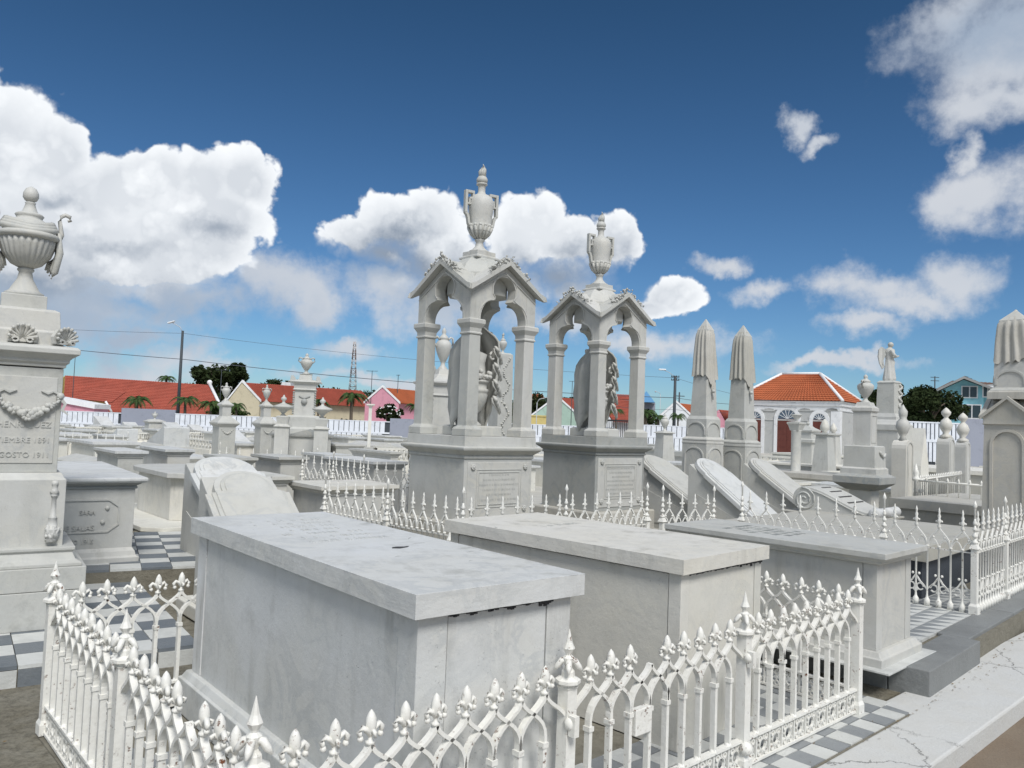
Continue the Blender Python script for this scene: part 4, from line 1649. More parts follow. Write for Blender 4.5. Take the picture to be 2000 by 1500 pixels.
        # roof slabs of the cross gables, curling out at the eaves
        for sg in (-1, 1):
            b = MB()
            b.M = M_
            ov = .085 * k
            sl = (zp - ze) / ho
            p = [(0, zp + .005), (sg * ho, ze + .005), (sg * (ho + ov * .75), ze - ov * .45 * sl - .01), (sg * (ho + ov * 1.15), ze - ov * .5 * sl), (sg * (ho + ov * 1.0), ze - ov * .35 * sl + .045 * k),
                 (sg * ho, ze + .055 * k), (0, zp + .065 * k)]
            if sg < 0:
                p = p[::-1]
            n_ = len(p)
            y_out = -ho - ov * .9
            # mitred: slab's inner end follows the valley toward the centre
            vs = [(x, y_out if abs(x) < ho else y_out - (abs(x) - ho) * 0, z) for x, z in p] + [(x, min(-abs(x) * .98, -.02) if abs(x) < ho * 1.3 else y_out + .01, z) for x, z in p]
            fs = [tuple(range(n_)), tuple(reversed(range(n_, 2 * n_)))] + [((i + 1) % n_, i, i + n_, (i + 1) % n_ + n_) for i in range(n_)]
            b.add(vs, fs)
            b.build('roof_slab', 'marble', t)
        # flower garlands along the gable ridge
        gm = MB()
        gm.M = M_
        r5 = random.Random(kf + int(pc))
        for q in range(95):
            tt = r5.uniform(-1, 1)
            x = tt * ho * .62
            z = zp + .085 * k - abs(x) * (zp - ze) / ho
            rr = r5.uniform(.008, .019) * k
            pp = Vector((x + r5.uniform(-.02, .02), -ho - .045 * k + r5.uniform(-.04, .05), z + r5.uniform(-.015, .04) * (1.3 - abs(tt))))
            if q % 3:
                gm.ball(pp, rr, 6, 4)
            else:
                gm.tube([pp, pp + Vector((r5.uniform(-.04, .04), r5.uniform(-.02, .02), r5.uniform(-.01, .03))), pp + Vector((r5.uniform(-.05, .05), r5.uniform(-.02, .02), r5.uniform(-.03, .02)))], [rr * .7, rr * .55, .003], 5)
        gm.build('garland', 'marble', gb)
    # crowning cap
    b = MB()
    zt0 = zp - .06 * k
    r8 = 1 / cos(pi / 8)
    b.lathe([(.36 * k, ze + .0), (.36 * k, zt0), (.30 * k, zt0 + .10 * k), (.20 * k, zt0 + .185 * k), (.20 * k, zt0 + .20 * k)], 8, rot=pi / 8, smooth=False)
    b.build('roof_cap', 'marble', t)
    zk = zt0 + .195 * k
    b = MB()
    b.sq([(.165 * k, zk), (.165 * k, zk + .02 * k), (.135 * k, zk + .035 * k), (.135 * k, zk + .085 * k), (.11 * k, zk + .09 * k)])
    b.build('urn_plinth', 'marble', t, bevel=.003)
    b = MB()
    zu = zk + .088 * k
    q = lambda r, z: (r * k, zu + z * k)
    b.lathe([q(.118, 0), q(.118, .012), q(.085, .03), q(.05, .07), q(.042, .12), q(.058, .135), q(.058, .15), q(.045, .155), q(.08, .19), q(.115, .235), q(.135, .29), q(.132, .30),
             q(.128, .33), q(.135, .42), q(.146, .52), q(.146, .58), q(.13, .63), q(.09, .665), q(.052, .68), q(.042, .71), q(.042, .76), q(.05, .785), q(.064, .79), q(.064, .805), q(.05, .81)], 28)
    u = b.build('urn', 'marble', t)
    b = MB()
    for j in range(14):
        a_ = 2 * pi * j / 14
        for (rr, z) in ((.137, .30), (.118, .245)):
            b.ball((rr * k * cos(a_), rr * k * sin(a_), zu + z * k), .021 * k, 6, 4)
        b.tube([(.06 * k * cos(a_), .06 * k * sin(a_), zu + .165 * k), (.105 * k * cos(a_), .105 * k * sin(a_), zu + .215 * k), (.143 * k * cos(a_), .143 * k * sin(a_), zu + .29 * k)], [.012 * k, .018 * k, .016 * k], 5)
    b.build('leaf_band', 'marble', u)
    b = MB()
    b.lathe([q(.05, .808), q(.066, .83), q(.066, .855), q(.05, .885), q(.028, .90)], 14)
    for j in range(7):
        a_ = j * .9
        b.tube([(.02 * cos(a_) * k, .02 * sin(a_) * k, zu + .88 * k), (.03 * cos(a_ + .5) * k, .03 * sin(a_ + .5) * k, zu + (.93 + .008 * j) * k), (.012 * cos(a_ + 1.4) * k, .012 * sin(a_ + 1.4) * k, zu + (.97 + .012 * j) * k)], [.024 * k, .018 * k, .004 * k], 6)
    b.build('flame', 'marble', u)
    hmeshes = MB()
    for sg in (-1, 1):
        X = lambda x: sg * x * k
        y0, y1 = -.028 * k, .028 * k
        for (xa_, xb_, z0_, z1_) in ((.185, .215, .44, .70), (.10, .185, .67, .70), (.10, .125, .60, .67), (.125, .165, .60, .622), (.150, .170, .545, .60), (.13, .185, .535, .555)):
            xs = sorted((X(xa_), X(xb_)))
            hmeshes.box(xs[0], y0, zu + z0_ * k, xs[1], y1, zu + z1_ * k)
        hmeshes.band([(X(.205), zu + .445 * k), (X(.18), zu + .42 * k), (X(.165), zu + .38 * k), (X(.155), zu + .32 * k), (X(.135), zu + .28 * k)], [.03 * k, .03 * k, .03 * k, .03 * k, .02 * k], .05 * k)
    hmeshes.build('handle', 'marble', u, rz=radians(-12), bevel=.003)
    # inside: draped urn on its own block
    inner = thing('draped_urn', 'carved urn under a falling cloth standing inside the ' + ('first' if pc < 1000 else 'second') + ' marble canopy', 'sculpture', (C.x, C.y, 0), a)
    b = MB()
    b.sq([(.24 * k, zf + .002), (.24 * k, zf + .10 * k), (.21 * k, zf + .115 * k)])
    b.build('block', 'marble', inner, bevel=.004)
    b = MB()
    w0 = zf + .11 * k
    q = lambda r, z: (r * k, w0 + z * k)
    b.lathe([q(.10, 0), q(.10, .02), q(.055, .06), q(.045, .13), q(.10, .19), q(.15, .28), q(.165, .36), q(.16, .38), q(.17, .39), q(.17, .42), q(.15, .43), q(.155, .49), q(.175, .50), q(.175, .52), q(.13, .53), q(.12, .72), q(.14, .82), q(.05, .86)], 28, fold=lambda a_, z, i: 1 + (.02 * sin(a_ * 14) if 4 <= i <= 7 else 0))
    b.build('urn', 'marble', inner)
    b = MB()
    nf = 46
    vs, fs = [], []
    rows = [(1.16, .05), (1.10, .10), (1.02, .155), (.94, .215), (.84, .265), (.70, .285), (.55, .275), (.40, .285), (.26, .265), (.12, .27), (.02, .25)]
    a0, a1 = radians(300), radians(300 + 255)
    a0 = radians(-40)
    a1 = radians(235)
    for i, (z, r) in enumerate(rows):
        for j in range(nf + 1):
            f = j / nf
            a_ = a0 + (a1 - a0) * f
            fo = 1 + min(1, i / 3) * (.075 * sin(f * 34) + .04 * sin(f * 79 + i * .5))
            edge = min(f, 1 - f)
            zz2 = z + (.10 * sin(f * 24) * (i / 10)) * (1 if i < 10 else .8) + (max(0, .16 - edge) * 2.2 * (i / 10))
            vs.append((r * fo * k * cos(a_), r * fo * k * sin(a_), w0 + zz2 * k))
    for i in range(len(rows) - 1):
        for j in range(nf):
            a_ = i * (nf + 1) + j
            fs.append((a_, a_ + 1, a_ + nf + 2, a_ + nf + 1))
    b.add(vs, fs, True)
    b.lathe([q(.045, 1.10), q(.052, 1.17), q(.03, 1.24), q(.035, 1.27), q(.008, 1.33)], 14)
    dr = b.build('cloth', 'marble', inner)
    so = dr.modifiers.new('solid', 'SOLIDIFY')
    so.thickness = .022
    b = MB()
    for sg in (-1, 1):
        pts = []
        for j in range(14):
            a_ = j * .42
            r = .075 * (1 - j / 18)
            pts.append((sg * (.17 * k + r * k * cos(a_)), -.12 * k, w0 + (.80) * k + r * k * sin(a_)))
        b.tube(pts, .014 * k, 6)
        for j in range(4):
            zt_j = w0 + (.92 - .19 * j) * k
            x0_ = sg * .235 * k
            for q in range(4):
                xx = x0_ - sg * q * .026 * k
                dz = (.20 - .045 * q) * k
                b.tube([(xx, -(.13 + .01 * q) * k, zt_j), (xx + sg * .012 * k, -(.165 + .008 * q) * k, zt_j - dz * .5), (xx + sg * .03 * k, -(.17 + .008 * q) * k, zt_j - dz)], [.010 * k, .020 * k, .016 * k], 5)
            b.prism([(x0_, zt_j - .02 * k), (x0_ - sg * .10 * k, zt_j - .02 * k), (x0_ - sg * .09 * k, zt_j - .07 * k), (x0_ + sg * .035 * k, zt_j - .21 * k)][::sg], -.165 * k, -.15 * k)
    for j in range(16):
        b.ball((rnd.uniform(-.09, .12) * k, -.15 * k + rnd.uniform(-.02, .02), w0 + (.56 + rnd.uniform(-.03, .06)) * k), rnd.uniform(.018, .034) * k, 6, 4)
    b.build('carving', 'marble', inner)
    return t, C, S, a


cp1 = canopy('larger of the two open marble canopies, crowned by a handled urn, standing left of centre', 782, 906, 1060, 874, 8.5)
cp2 = canopy('smaller marble canopy with flame urn on a grey veined pedestal, right of the larger one', 1045, 1165, 1276, 871, 10.2, m_low='marble_grey')


# ------------------------------------------------------------------ mid-distance tombs
def far_chest(label, p, xl, xr, z, ms='marble_cool', mb_='marble', lmax=2.3, wmax=1.3, yaw=None, slab=.08, octo=False, **kw):
    N, a, w, l = fitbox(p, xl, xr, z, yaw)
    return chest('chest_tomb', label, N, a, min(w, wmax), min(max(l, .8), lmax), z, 0, slab, .06, mb_, ms, .16, False, mould=True, bevel=0, **kw)


far_chest('grey chest tomb seen just above the slab of the lettered tomb beside the urn monument', (225, 881), 180, 291, .92)
far_chest('chest tomb with chipped front slab edge, second in the row left of the leaning gravestones', (323, 878), 272, 382, .92)
far_chest('chest tomb whose pale slab appears just above the rounded heads of the two leaning stones', (450, 894), 396, 505, .90, 'marble')
far_chest('chest tomb with pale slab right of the rounded leaning heads, left of the railing', (545, 893), 489, 605, .90, 'marble')
far_chest('broad cream chest tomb half hidden behind the front leaning gravestone', (531, 931), 470, 576, .86, 'marble_warm', 'marble_warm', wmax=.8)
far_chest('cream low tomb with cracked side seen through the railing left of the first canopy', (628, 951), 575, 780, .80, 'marble_warm', 'marble', wmax=1.6)
far_chest('wide bright slab tomb directly left of the first canopy behind the railing', (729, 902), 629, 798, .90, 'marble_cool')
far_chest('low tomb with only its slab corner showing left of the wide bright slab', (634, 888), 588, 690, .88, 'marble_cool', wmax=.8)
far_chest('thin-slabbed grey tomb behind the wide bright slab, left of the first canopy', (762, 883), 680, 786, .88, 'marble', lmax=2.8)
far_chest('small tomb with pale slab behind the thin-slabbed grey one', (655, 868), 598, 715, .85, 'marble')
# oval-headed tomb on its stepped base
N, a, w, l = fitbox((337, 926), 284, 385, .80)
ov = thing('oval_tomb', 'tomb with rounded oval slab on a rough stepped base beside the checker pavement', 'tomb', (N.x, N.y, 0), a)
l = 1.9
w = .95


def oval(w, l, o):
    pts = [(0 - o, -o + .18), (.18 - o, -o), (w - .18 + o, -o), (w + o, .18 - o)]
    for q in range(9):
        th = pi * q / 8
        pts.append((w / 2 + (w / 2 + o) * cos(th), l - w / 2 + (w / 2 + o) * sin(th)))
    return pts


for nm, o_, z0_, z1_, mm in (('base', .32, -.02, .20, 'mortar'), ('base_slab', .36, .20, .25, 'whitewash_and_sunlit'), ('body', -.07, .25, .74, 'marble_warm'), ('slab', .0, .742, .80, 'marble')):
    b = MB()
    b.prism(oval(w, l, o_), z0_, z1_, 'z')
    b.build(nm, mm, ov, bevel=.006)


# ------------------------------------------------------------------ upright monuments
def spot(x, y, D):
    p, z = xyd(x, y, D)
    return p, z


def hz(x, y, D):
    return xyd(x, y, D)[1]


def tier(t, name, prof, m_='marble', bevel=0, cx=0, cy=0):
    b = MB()
    b.sq(prof, cx, cy)
    return b.build(name, m_, t, bevel=bevel)


def small_urn(t, z, H, r, handles=True, flame=False, n=16, m_='marble', cx=0, cy=0, gadroon=False):
    b = MB()
    q = lambda rr, f: (rr * r, z + f * H)
    b.lathe([q(.62, 0), q(.62, .03), q(.30, .10), q(.25, .17), q(.35, .20), q(.70, .34), q(.95, .48), q(1, .56), q(.96, .62), q(.75, .68), q(.5, .71), q(.62, .73), q(.62, .76), q(.42, .80), q(.2, .85), q(.28, .89), q(.25, .94), q(.04, 1.0)],
            n, cx, cy, fold=(lambda a_, z_, i: 1 + (.05 * abs(sin(a_ * 7)) if 4 < i < 9 else 0)) if gadroon else None)
    o = b.build('urn', m_, t)
    if handles:
        h = MB()
        for sg in (-1, 1):
            h.tube([(cx + sg * .9 * r, cy, z + .52 * H), (cx + sg * 1.3 * r, cy, z + .62 * H), (cx + sg * 1.25 * r, cy, z + .76 * H), (cx + sg * .95 * r, cy, z + .78 * H), (cx + sg * .55 * r, cy, z + .70 * H)], r * .13, 6)
        h.build('handle', m_, o, rz=0)
    if flame:
        f = MB()
        for j in range(4):
            f.tube([(cx, cy, z + .95 * H), (cx + .2 * r * cos(j * 2), cy + .2 * r * sin(j * 2), z + H * 1.03), (cx + .1 * r * cos(j * 2 + 1), cy + .1 * r * sin(j * 2 + 1), z + H * (1.08 + .03 * j))], [.2 * r, .16 * r, .02 * r], 5)
        f.build('flame', m_, o)
    return o


def swag(t, x0, x1, y, z, r, m_='marble'):
    b = MB()
    for k in range(9):
        f = k / 8
        b.ball((x0 + (x1 - x0) * f, y, z - (x1 - x0) * .35 * sin(pi * f)), r * (.6 + .6 * sin(pi * f)), 6, 4)
    return b.build('swag', m_, t)


def urn_pedestal(label, x, ytop, D, s=1.0, m_='marble', group=None, yb=None):
    p, zt = spot(x, ytop, D)
    t = thing('urn_pedestal', label, 'monument', (p.x, p.y, 0), YAW, group)
    H = zt
    k = H / 2.3
    h = .21 * s
    tier(t, 'base', [(h + .09, 0), (h + .09, .18 * k), (h + .03, .22 * k), (h + .03, .4 * k)], m_)
    tier(t, 'die', [(h, .4 * k), (h, 1.18 * k)], m_)
    swag(t, -h * .7, h * .7, -h - .01, 1.12 * k, .02 * s, m_)
    tier(t, 'cornice', [(h, 1.18 * k), (h + .07 * s, 1.26 * k), (h + .07 * s, 1.29 * k), (h * .62, 1.43 * k), (h * .55, 1.45 * k)], m_)
    tier(t, 'attic', [(h * .52, 1.44 * k), (h * .52, 1.68 * k), (h * .72, 1.72 * k), (h * .72, 1.75 * k), (h * .4, 1.80 * k), (h * .3, 1.84 * k)], m_)
    small_urn(t, 1.835 * k, zt - 1.835 * k, .105 * s, m_=m_)
    return t


urn_pedestal('urn pedestal with flared cornice, left one of the pair before the far white fence', 443, 747, 20)
urn_pedestal('urn pedestal right of its twin before the far white fence, nearer the cream gable', 522, 751, 21, .92)

# tall monument with crowned urn
D = 20.
p, zt = spot(600, 690, D)
t = thing('urn_monument', 'tall carved monument with urn on a wide pedimented base before a red roof', 'monument', (p.x, p.y, 0), radians(12))
zz_ = lambda y: hz(600, y, D)
tier(t, 'lower_die', [(.70, 0), (.70, zz_(852))], 'marble')
b = MB()
b.rectprof(-.70, -.70, .70, .70, [(.05, zz_(852) + .002), (.06, zz_(848))])
b.prism([(-.30, zz_(848)), (.70, zz_(848)), (.20, zz_(837))], -.75, .7)
b.build('pediment', 'marble_grey', t)
tier(t, 'middle', [(.52, zz_(850)), (.52, zz_(838)), (.40, zz_(834)), (.40, zz_(815)), (.36, zz_(812))], 'marble')
tier(t, 'shaft', [(.25, zz_(812)), (.235, zz_(763))], 'marble')
b = MB()
for sx_ in (-.26, .26):
    for k in range(10):
        b.ball((sx_, -.24, zz_(808) + k * .058), .03, 6, 4)
b.ball((0, -.25, zz_(785)), .08, 8, 5)
for k in range(9):
    b.ball((-.12 + k * .03, -.245, zz_(775) - .04 * sin(k * .4)), .022, 6, 4)
b.build('carving', 'marble_grey', t)
tier(t, 'cornice', [(.25, zz_(764)), (.29, zz_(762)), (.26, zz_(760)), (.27, zz_(752)), (.35, zz_(747)), (.30, zz_(744)), (.16, zz_(742)), (.14, zz_(733)), (.16, zz_(731))], 'marble')
for sx_ in (-1, 1):
    for sy2 in (-1, 1):
        b = MB()
        b.prism([(-.04, 0), (.04, 0), (.05, .08), (.03, .16), (-.03, .16), (-.05, .08)], -.02, .02)
        b.tube([(0, 0, .01), (sx_ * .05, 0, .03), (sx_ * .09, 0, .0)], .02, 6)
        b.build('acroterion', 'marble', t, (sx_ * .31, sy2 * .31, zz_(748)))
small_urn(t, zz_(731), zt - zz_(731), .15, gadroon=True)
for (x, yt, lab) in ((555, 771, 'small footed urn on a scrolled stand left of the tall carved monument'), (631, 776, 'small footed urn on a scrolled stand right of the tall carved monument')):
    p, z1 = spot(x, yt, 18.6)
    t = thing('garden_urn', lab, 'urn', (p.x, p.y, 0), radians(12))
    zq = lambda y: hz(x, y + yt - 771, 18.6)
    tier(t, 'stand', [(.16, 0), (.16, zq(835)), (.20, zq(833)), (.12, zq(828)), (.14, zq(818)), (.15, zq(814)), (.11, zq(812))], 'marble')
    b = MB()
    b.lathe([(.07, zq(812)), (.03, zq(808)), (.10, zq(802)), (.20, zq(797)), (.23, zq(796)), (.23, zq(793)), (.12, zq(790)), (.04, zq(787)), (.03, zq(783)), (.07, zq(780)), (.06, zq(777)), (.03, zq(775)), (.01, z1)], 14)
    b.build('urn', 'marble', t)

# monument behind the first canopy's left columns
D = 15.5
p, zt = spot(868, 640, D)
t = thing('urn_monument', 'white urn monument seen between the left columns of the first canopy', 'monument', (p.x, p.y, 0), radians(30))
zq = lambda y: hz(868, y, D)
tier(t, 'die', [(.40, 0), (.40, .3), (.33, .34), (.33, zq(775))], 'marble')
tier(t, 'cornice', [(.33, zq(775)), (.36, zq(774)), (.35, zq(770)), (.35, zq(755)), (.43, zq(750)), (.43, zq(747)), (.28, zq(742)), (.15, zq(732)), (.12, zq(722))], 'marble')
small_urn(t, zq(723), zt - zq(723), .155, flame=False, gadroon=True)
for sx_ in (-.38, .38):
    small_urn(t, zq(748), .42, .055, False, cx=sx_, cy=-.38 if sx_ < 0 else .0)
b = MB()
for k in range(14):
    for sx_ in (-.34, .34):
        b.ball((sx_, -.33, .5 + k * .12), .03, 6, 4)
b.build('rope_moulding', 'marble', t)
D = 14.
p, zt = spot(983, 655, D)
t = thing('carved_pillar', 'carved pillar with small urn on top seen between the right columns of the first canopy', 'monument', (p.x, p.y, 0), radians(34))
zq = lambda y: hz(983, y, D)
tier(t, 'pillar', [(.20, 0), (.19, .5), (.165, .55), (.135, zq(693)), (.10, zq(690))], 'marble')
small_urn(t, zq(691), zt - zq(691), .075, False, True)
b = MB()
r_ = random.Random(8)
for k in range(60):
    z = .6 + k * .035
    b.ball((.07 * sin(k * .45) + r_.uniform(-.02, .02), -.165 + .02 * (z / 2.8) + r_.uniform(-.01, .01), z), r_.uniform(.012, .026), 6, 4)
b.build('garland', 'marble', t)

# T-topped white post
p, zt = spot(724, 789, 25)
t = thing('white_post', 'slim white post with flat cap in front of the white flowering bush', 'post', (p.x, p.y, 0), .2)
tier(t, 'shaft', [(.11, 0), (.11, .25), (.05, .3), (.05, zt - .08)], 'whitewash_and_sunlit')
tier(t, 'cap', [(.06, zt - .08), (.13, zt - .04), (.13, zt)], 'whitewash_and_sunlit')


# draped obelisks
def obelisk(label, x, yt, D, marks, half, name='draped_obelisk', point=True, ang=YAW, mseed=0, base=True):
    p, zt = spot(x, yt, D)
    t = thing(name, label, 'obelisk', (p.x, p.y, 0), ang)
    zq = lambda y: hz(x, y, D)
    y_tip, y_hem0, y_hem1, y_sh, y_blk, y_die = marks
    a, bw, c, d = half
    # pointed shaft
    tier(t, 'shaft', [(bw, zq(y_sh)), (a, zq(y_tip + 20)), (.012, zt)], 'marble')
    # cloth over it: square shell, folds deepening towards a ragged hem
    b = MB()
    nf, nr = 64, 12
    vs, fs = [], []
    ztop = zq(y_tip + 12)
    r = random.Random(mseed)
    for i in range(nr + 1):
        f = i / nr
        for j in range(nf):
            th = 2 * pi * j / nf + pi / 4
            hem = zq(y_hem0) + (zq(y_hem1) - zq(y_hem0)) * (max(0, cos(th + pi * .5 + mseed * .9)) ** 2 if not point else max(0, 1 - abs((th * 2 / pi) % 1 - .5) * 0 - abs(((th - (pi * 1.5 + (0 if mseed else -.0)) + pi) % (2 * pi)) - pi) / .8))
            z = ztop + (hem - ztop) * f + (.02 * sin(j * 1.7) if i == nr else 0)
            hw = (a + (bw - a) * (ztop - z) / max(.01, ztop - zq(y_sh))) * (.55 + .45 * min(1, f * 8)) if i < 2 else a + (bw - a) * (ztop - z) / max(.01, ztop - zq(y_sh))
            cc, ss = cos(th), sin(th)
            sq_ = hw / max(abs(cc), abs(ss))
            off = .012 + .018 * f + (.012 + .010 * f) * sin(j * 1.25 + .6 * sin(f * 5)) * min(1, f * 4)
            rr = min(sq_, hw * 1.32) + off
            vs.append((rr * cc, rr * ss, z))
    for i in range(nr):
        for j in range(nf):
            q, w_ = i * nf + j, i * nf + (j + 1) % nf
            fs.append((q, w_, w_ + nf, q + nf))
    b.add(vs, fs, True)
    b.lathe([(a * .62, ztop - .005), (a * .3, zq(y_tip + 5)), (.01, zt + .012)], 8)
    b.build('cloth', 'marble_old', t)
    b = MB()
    b.ball((0, -bw * .96 - .03, zq(y_hem1) - .02), .03, 8, 6)
    b.tube([(0, -bw * .95 - .03, zq(y_hem1) - .02), (0, -bw - .02, zq(y_hem1) - .16)], [.018, .008], 6)
    b.build('tassel', 'marble', t)
    tier(t, 'arched_block', [(c * .92, zq(y_blk)), (c * .90, zq(y_sh) - .01), (bw * 1.05, zq(y_sh) + .04)], 'marble')
    tier(t, 'moulding', [(c, zq(y_blk) - .05), (c * 1.12, zq(y_blk) - .03), (c * 1.10, zq(y_blk) - .01), (c * .92, zq(y_blk) + .02)], 'marble')
    if base:
        tier(t, 'die', [(d, 0), (d, zq(y_blk) - .09), (d * 1.03, zq(y_blk) - .08), (d * 1.0, zq(y_blk) - .04)], 'marble')
    b = MB()
    for kf in range(4):
        b.M = Matrix.Rotation(kf * pi / 2, 4, 'Z')
        for (cw, z0_, z1_, yy) in ((c * .78, zq(y_blk) + .05, zq(y_sh) - .06, c * .915), (d * .75, .35, zq(y_blk) - .15, d)):
            arc = [(-cw, z0_), (-cw, z1_ - cw * .8)] + [(cw * cos(pi - pi * q / 10), z1_ - cw * .8 + cw * .8 * sin(pi * q / 10)) for q in range(1, 10)] + [(cw, z1_ - cw * .8), (cw, z0_)]
            b.band(arc, .022, .024, -yy)
    b.build('arch_moulding', 'marble', t)
    return t


obelisk('draped obelisk with uneven hem, left one of the pair right of the canopies', 1379, 625, 13, (625, 735, 762, 818, 856, 900), (.095, .155, .215, .235), mseed=1)
obelisk('draped obelisk with pointed hem and tassel, nearer the chapel with the hipped roof', 1452, 637, 13.2, (637, 742, 765, 823, 862, 905), (.10, .155, .21, .235), mseed=0)
# big one at the right edge
t = obelisk('large draped obelisk on a gabled pedestal at the right edge', 1984, 607, 9, (607, 700, 712, 716, 762, 800), (.13, .155, .185, .2), mseed=2, point=False, base=False)
zq = lambda y: hz(1984, y, 9)
tier(t, 'neck', [(.22, zq(781)), (.22, zq(768)), (.18, zq(760))], 'marble_old')
for kf in range(4):
    b = MB()
    b.M = Matrix.Rotation(kf * pi / 2, 4, 'Z')
    b.prism([(-.245, zq(830)), (.245, zq(830)), (.245, zq(815)), (0, zq(778)), (-.245, zq(815))], -.25 + .002 * (kf % 2), -.05)
    b.band([(-.275, zq(818)), (0, zq(779)), (.275, zq(818))], .035, .05, -.26)
    b.build('gable', 'marble_old', t)
tier(t, 'die', [(.33, 0), (.33, .3), (.26, .36), (.24, zq(832)), (.27, zq(830))], 'marble_old')
b = MB()
for kf in range(4):
    b.M = Matrix.Rotation(kf * pi / 2, 4, 'Z')
    cw = .16
    z1_ = zq(842)
    b.band([(-cw, .6), (-cw, z1_ - cw)] + [(cw * cos(pi - pi * q / 10), z1_ - cw + cw * sin(pi * q / 10)) for q in range(1, 10)] + [(cw, z1_ - cw), (cw, .6)], .03, .03, -.25)
b.build('arch_moulding', 'marble_old', t)

# urn monument right of the chapel
D = 12.
p, zt = spot(1691, 731, D)
t = thing('urn_monument', 'stepped monument with small covered urn on a broad moulded slab before the chapel corner', 'monument', (p.x, p.y, 0), YAW + radians(5))
zq = lambda y: hz(1691, y, D)
tier(t, 'base_column', [(.16, 0), (.16, zq(950))], 'whitewash_and_sunlit')
tier(t, 'slab', [(.20, zq(956)), (.30, zq(947)), (.34, zq(943)), (.34, zq(930)), (.27, zq(925))], 'marble_grey', .004)
tier(t, 'foot', [(.26, zq(926)), (.26, zq(915)), (.235, zq(912))], 'marble')
tier(t, 'lower_die', [(.23, zq(912)), (.22, zq(872)), (.20, zq(870))], 'marble')
tier(t, 'die', [(.13, zq(871)), (.13, zq(868)), (.128, zq(806)), (.15, zq(803)), (.15, zq(797)), (.11, zq(793)), (.09, zq(786))], 'marble')
b = MB()
for x0 in (0,):
    b.band([(-.095, zq(864)), (-.095, zq(812)), (.095, zq(812)), (.095, zq(864)), (-.095, zq(864))], .012, .014, -.13)
b.build('frame', 'marble', t)
small_urn(t, zq(787), zt - zq(787), .115, gadroon=True)
b = MB()
for k in range(16):
    f = k / 15
    b.ball((-.02 + .20 * f, -.235 + .0 * f, zq(878) - .15 * (1 - f) * f * 2 - .10 * abs(f - .35)), .022, 6, 4)
b.build('swag', 'marble', t)

# angel
D = 18.
p, zt = spot(1738, 668, D)
t = thing('angel_pedestal', 'tall stepped pedestal carrying the stone angel, right of the chapel', 'pedestal', (p.x, p.y, 0), YAW)
zq = lambda y: hz(1738, y, D)
tier(t, 'base', [(.36, 0), (.35, zq(842)), (.38, zq(840)), (.38, zq(830)), (.33, zq(826)), (.28, zq(820)), (.28, zq(815)), (.24, zq(808))], 'marble')
tier(t, 'die', [(.20, zq(808)), (.185, zq(750)), (.20, zq(748)), (.15, zq(744))], 'marble')
b = MB()
for k in range(30):
    b.ball((.10 + .06 * sin(k * .8), -.205 + .01 * cos(k), zq(752) - k * .022), .03, 6, 4)
b.build('garland', 'marble', t)
zb = zq(744)
Hh = zt - zb
ang = thing('angel_statue', 'stone angel with folded wings looking down, standing on the tall pedestal beside the dark tree', 'statue', (p.x, p.y, zb), radians(-10))
b = MB()
q = lambda r, f: (r, Hh * f)
b.lathe([q(.13, 0), q(.14, .05), q(.115, .25), q(.10, .42), q(.085, .55), q(.095, .66), q(.115, .75), q(.10, .81), q(.04, .845), (.036, Hh * .87)], 22, fold=lambda a, z, i: 1 + (.09 * sin(a * 7 + i) if i < 5 else 0), ell=.8)
b.lathe([(.03, Hh * .86), (.05, Hh * .885), (.062, Hh * .92), (.060, Hh * .955), (.035, Hh * .99), (.004, Hh * 1.0)], 14, .018, 0)
b.ball((.075, 0, Hh * .91), .014, 6, 4)
for sg in (-1, 1):
    b.tube([(0, sg * .10, Hh * .78), (.06, sg * .13, Hh * .66), (.13, sg * .06, Hh * .62), (.19, sg * .02, Hh * .64)], [.042, .036, .028, .02], 8)
b.tube([(.06, .06, Hh * .60), (.10, .02, Hh * .48), (.09, .02, Hh * .3)], [.03, .03, .008], 6)
bd = b.build('body', 'marble', ang)
rm = bd.modifiers.new('join', 'REMESH')
rm.mode = 'VOXEL'
rm.voxel_size = .013
rm.use_smooth_shade = True
for sg in (-1, 1):
    b = MB()
    pts = [(-.06, Hh * .70), (-.10, Hh * .82), (-.17, Hh * .87), (-.235, Hh * .80), (-.25, Hh * .62), (-.22, Hh * .45), (-.15, Hh * .30), (-.10, Hh * .36), (-.13, Hh * .52)]
    b.M = Matrix.Rotation(sg * radians(16), 4, 'Z')
    b.prism(pts, sg * .045 - .016, sg * .045 + .016)
    for k in range(5):
        b.tube([(-.11 - .02 * k, sg * .045, Hh * (.80 - .02 * k)), (-.19 + .012 * k, sg * .05, Hh * (.60 - .045 * k)), (-.15 + .012 * k, sg * .05, Hh * (.36 - .0 * k))], [.012, .02, .006], 5)
    b.build('wing', 'marble', ang)

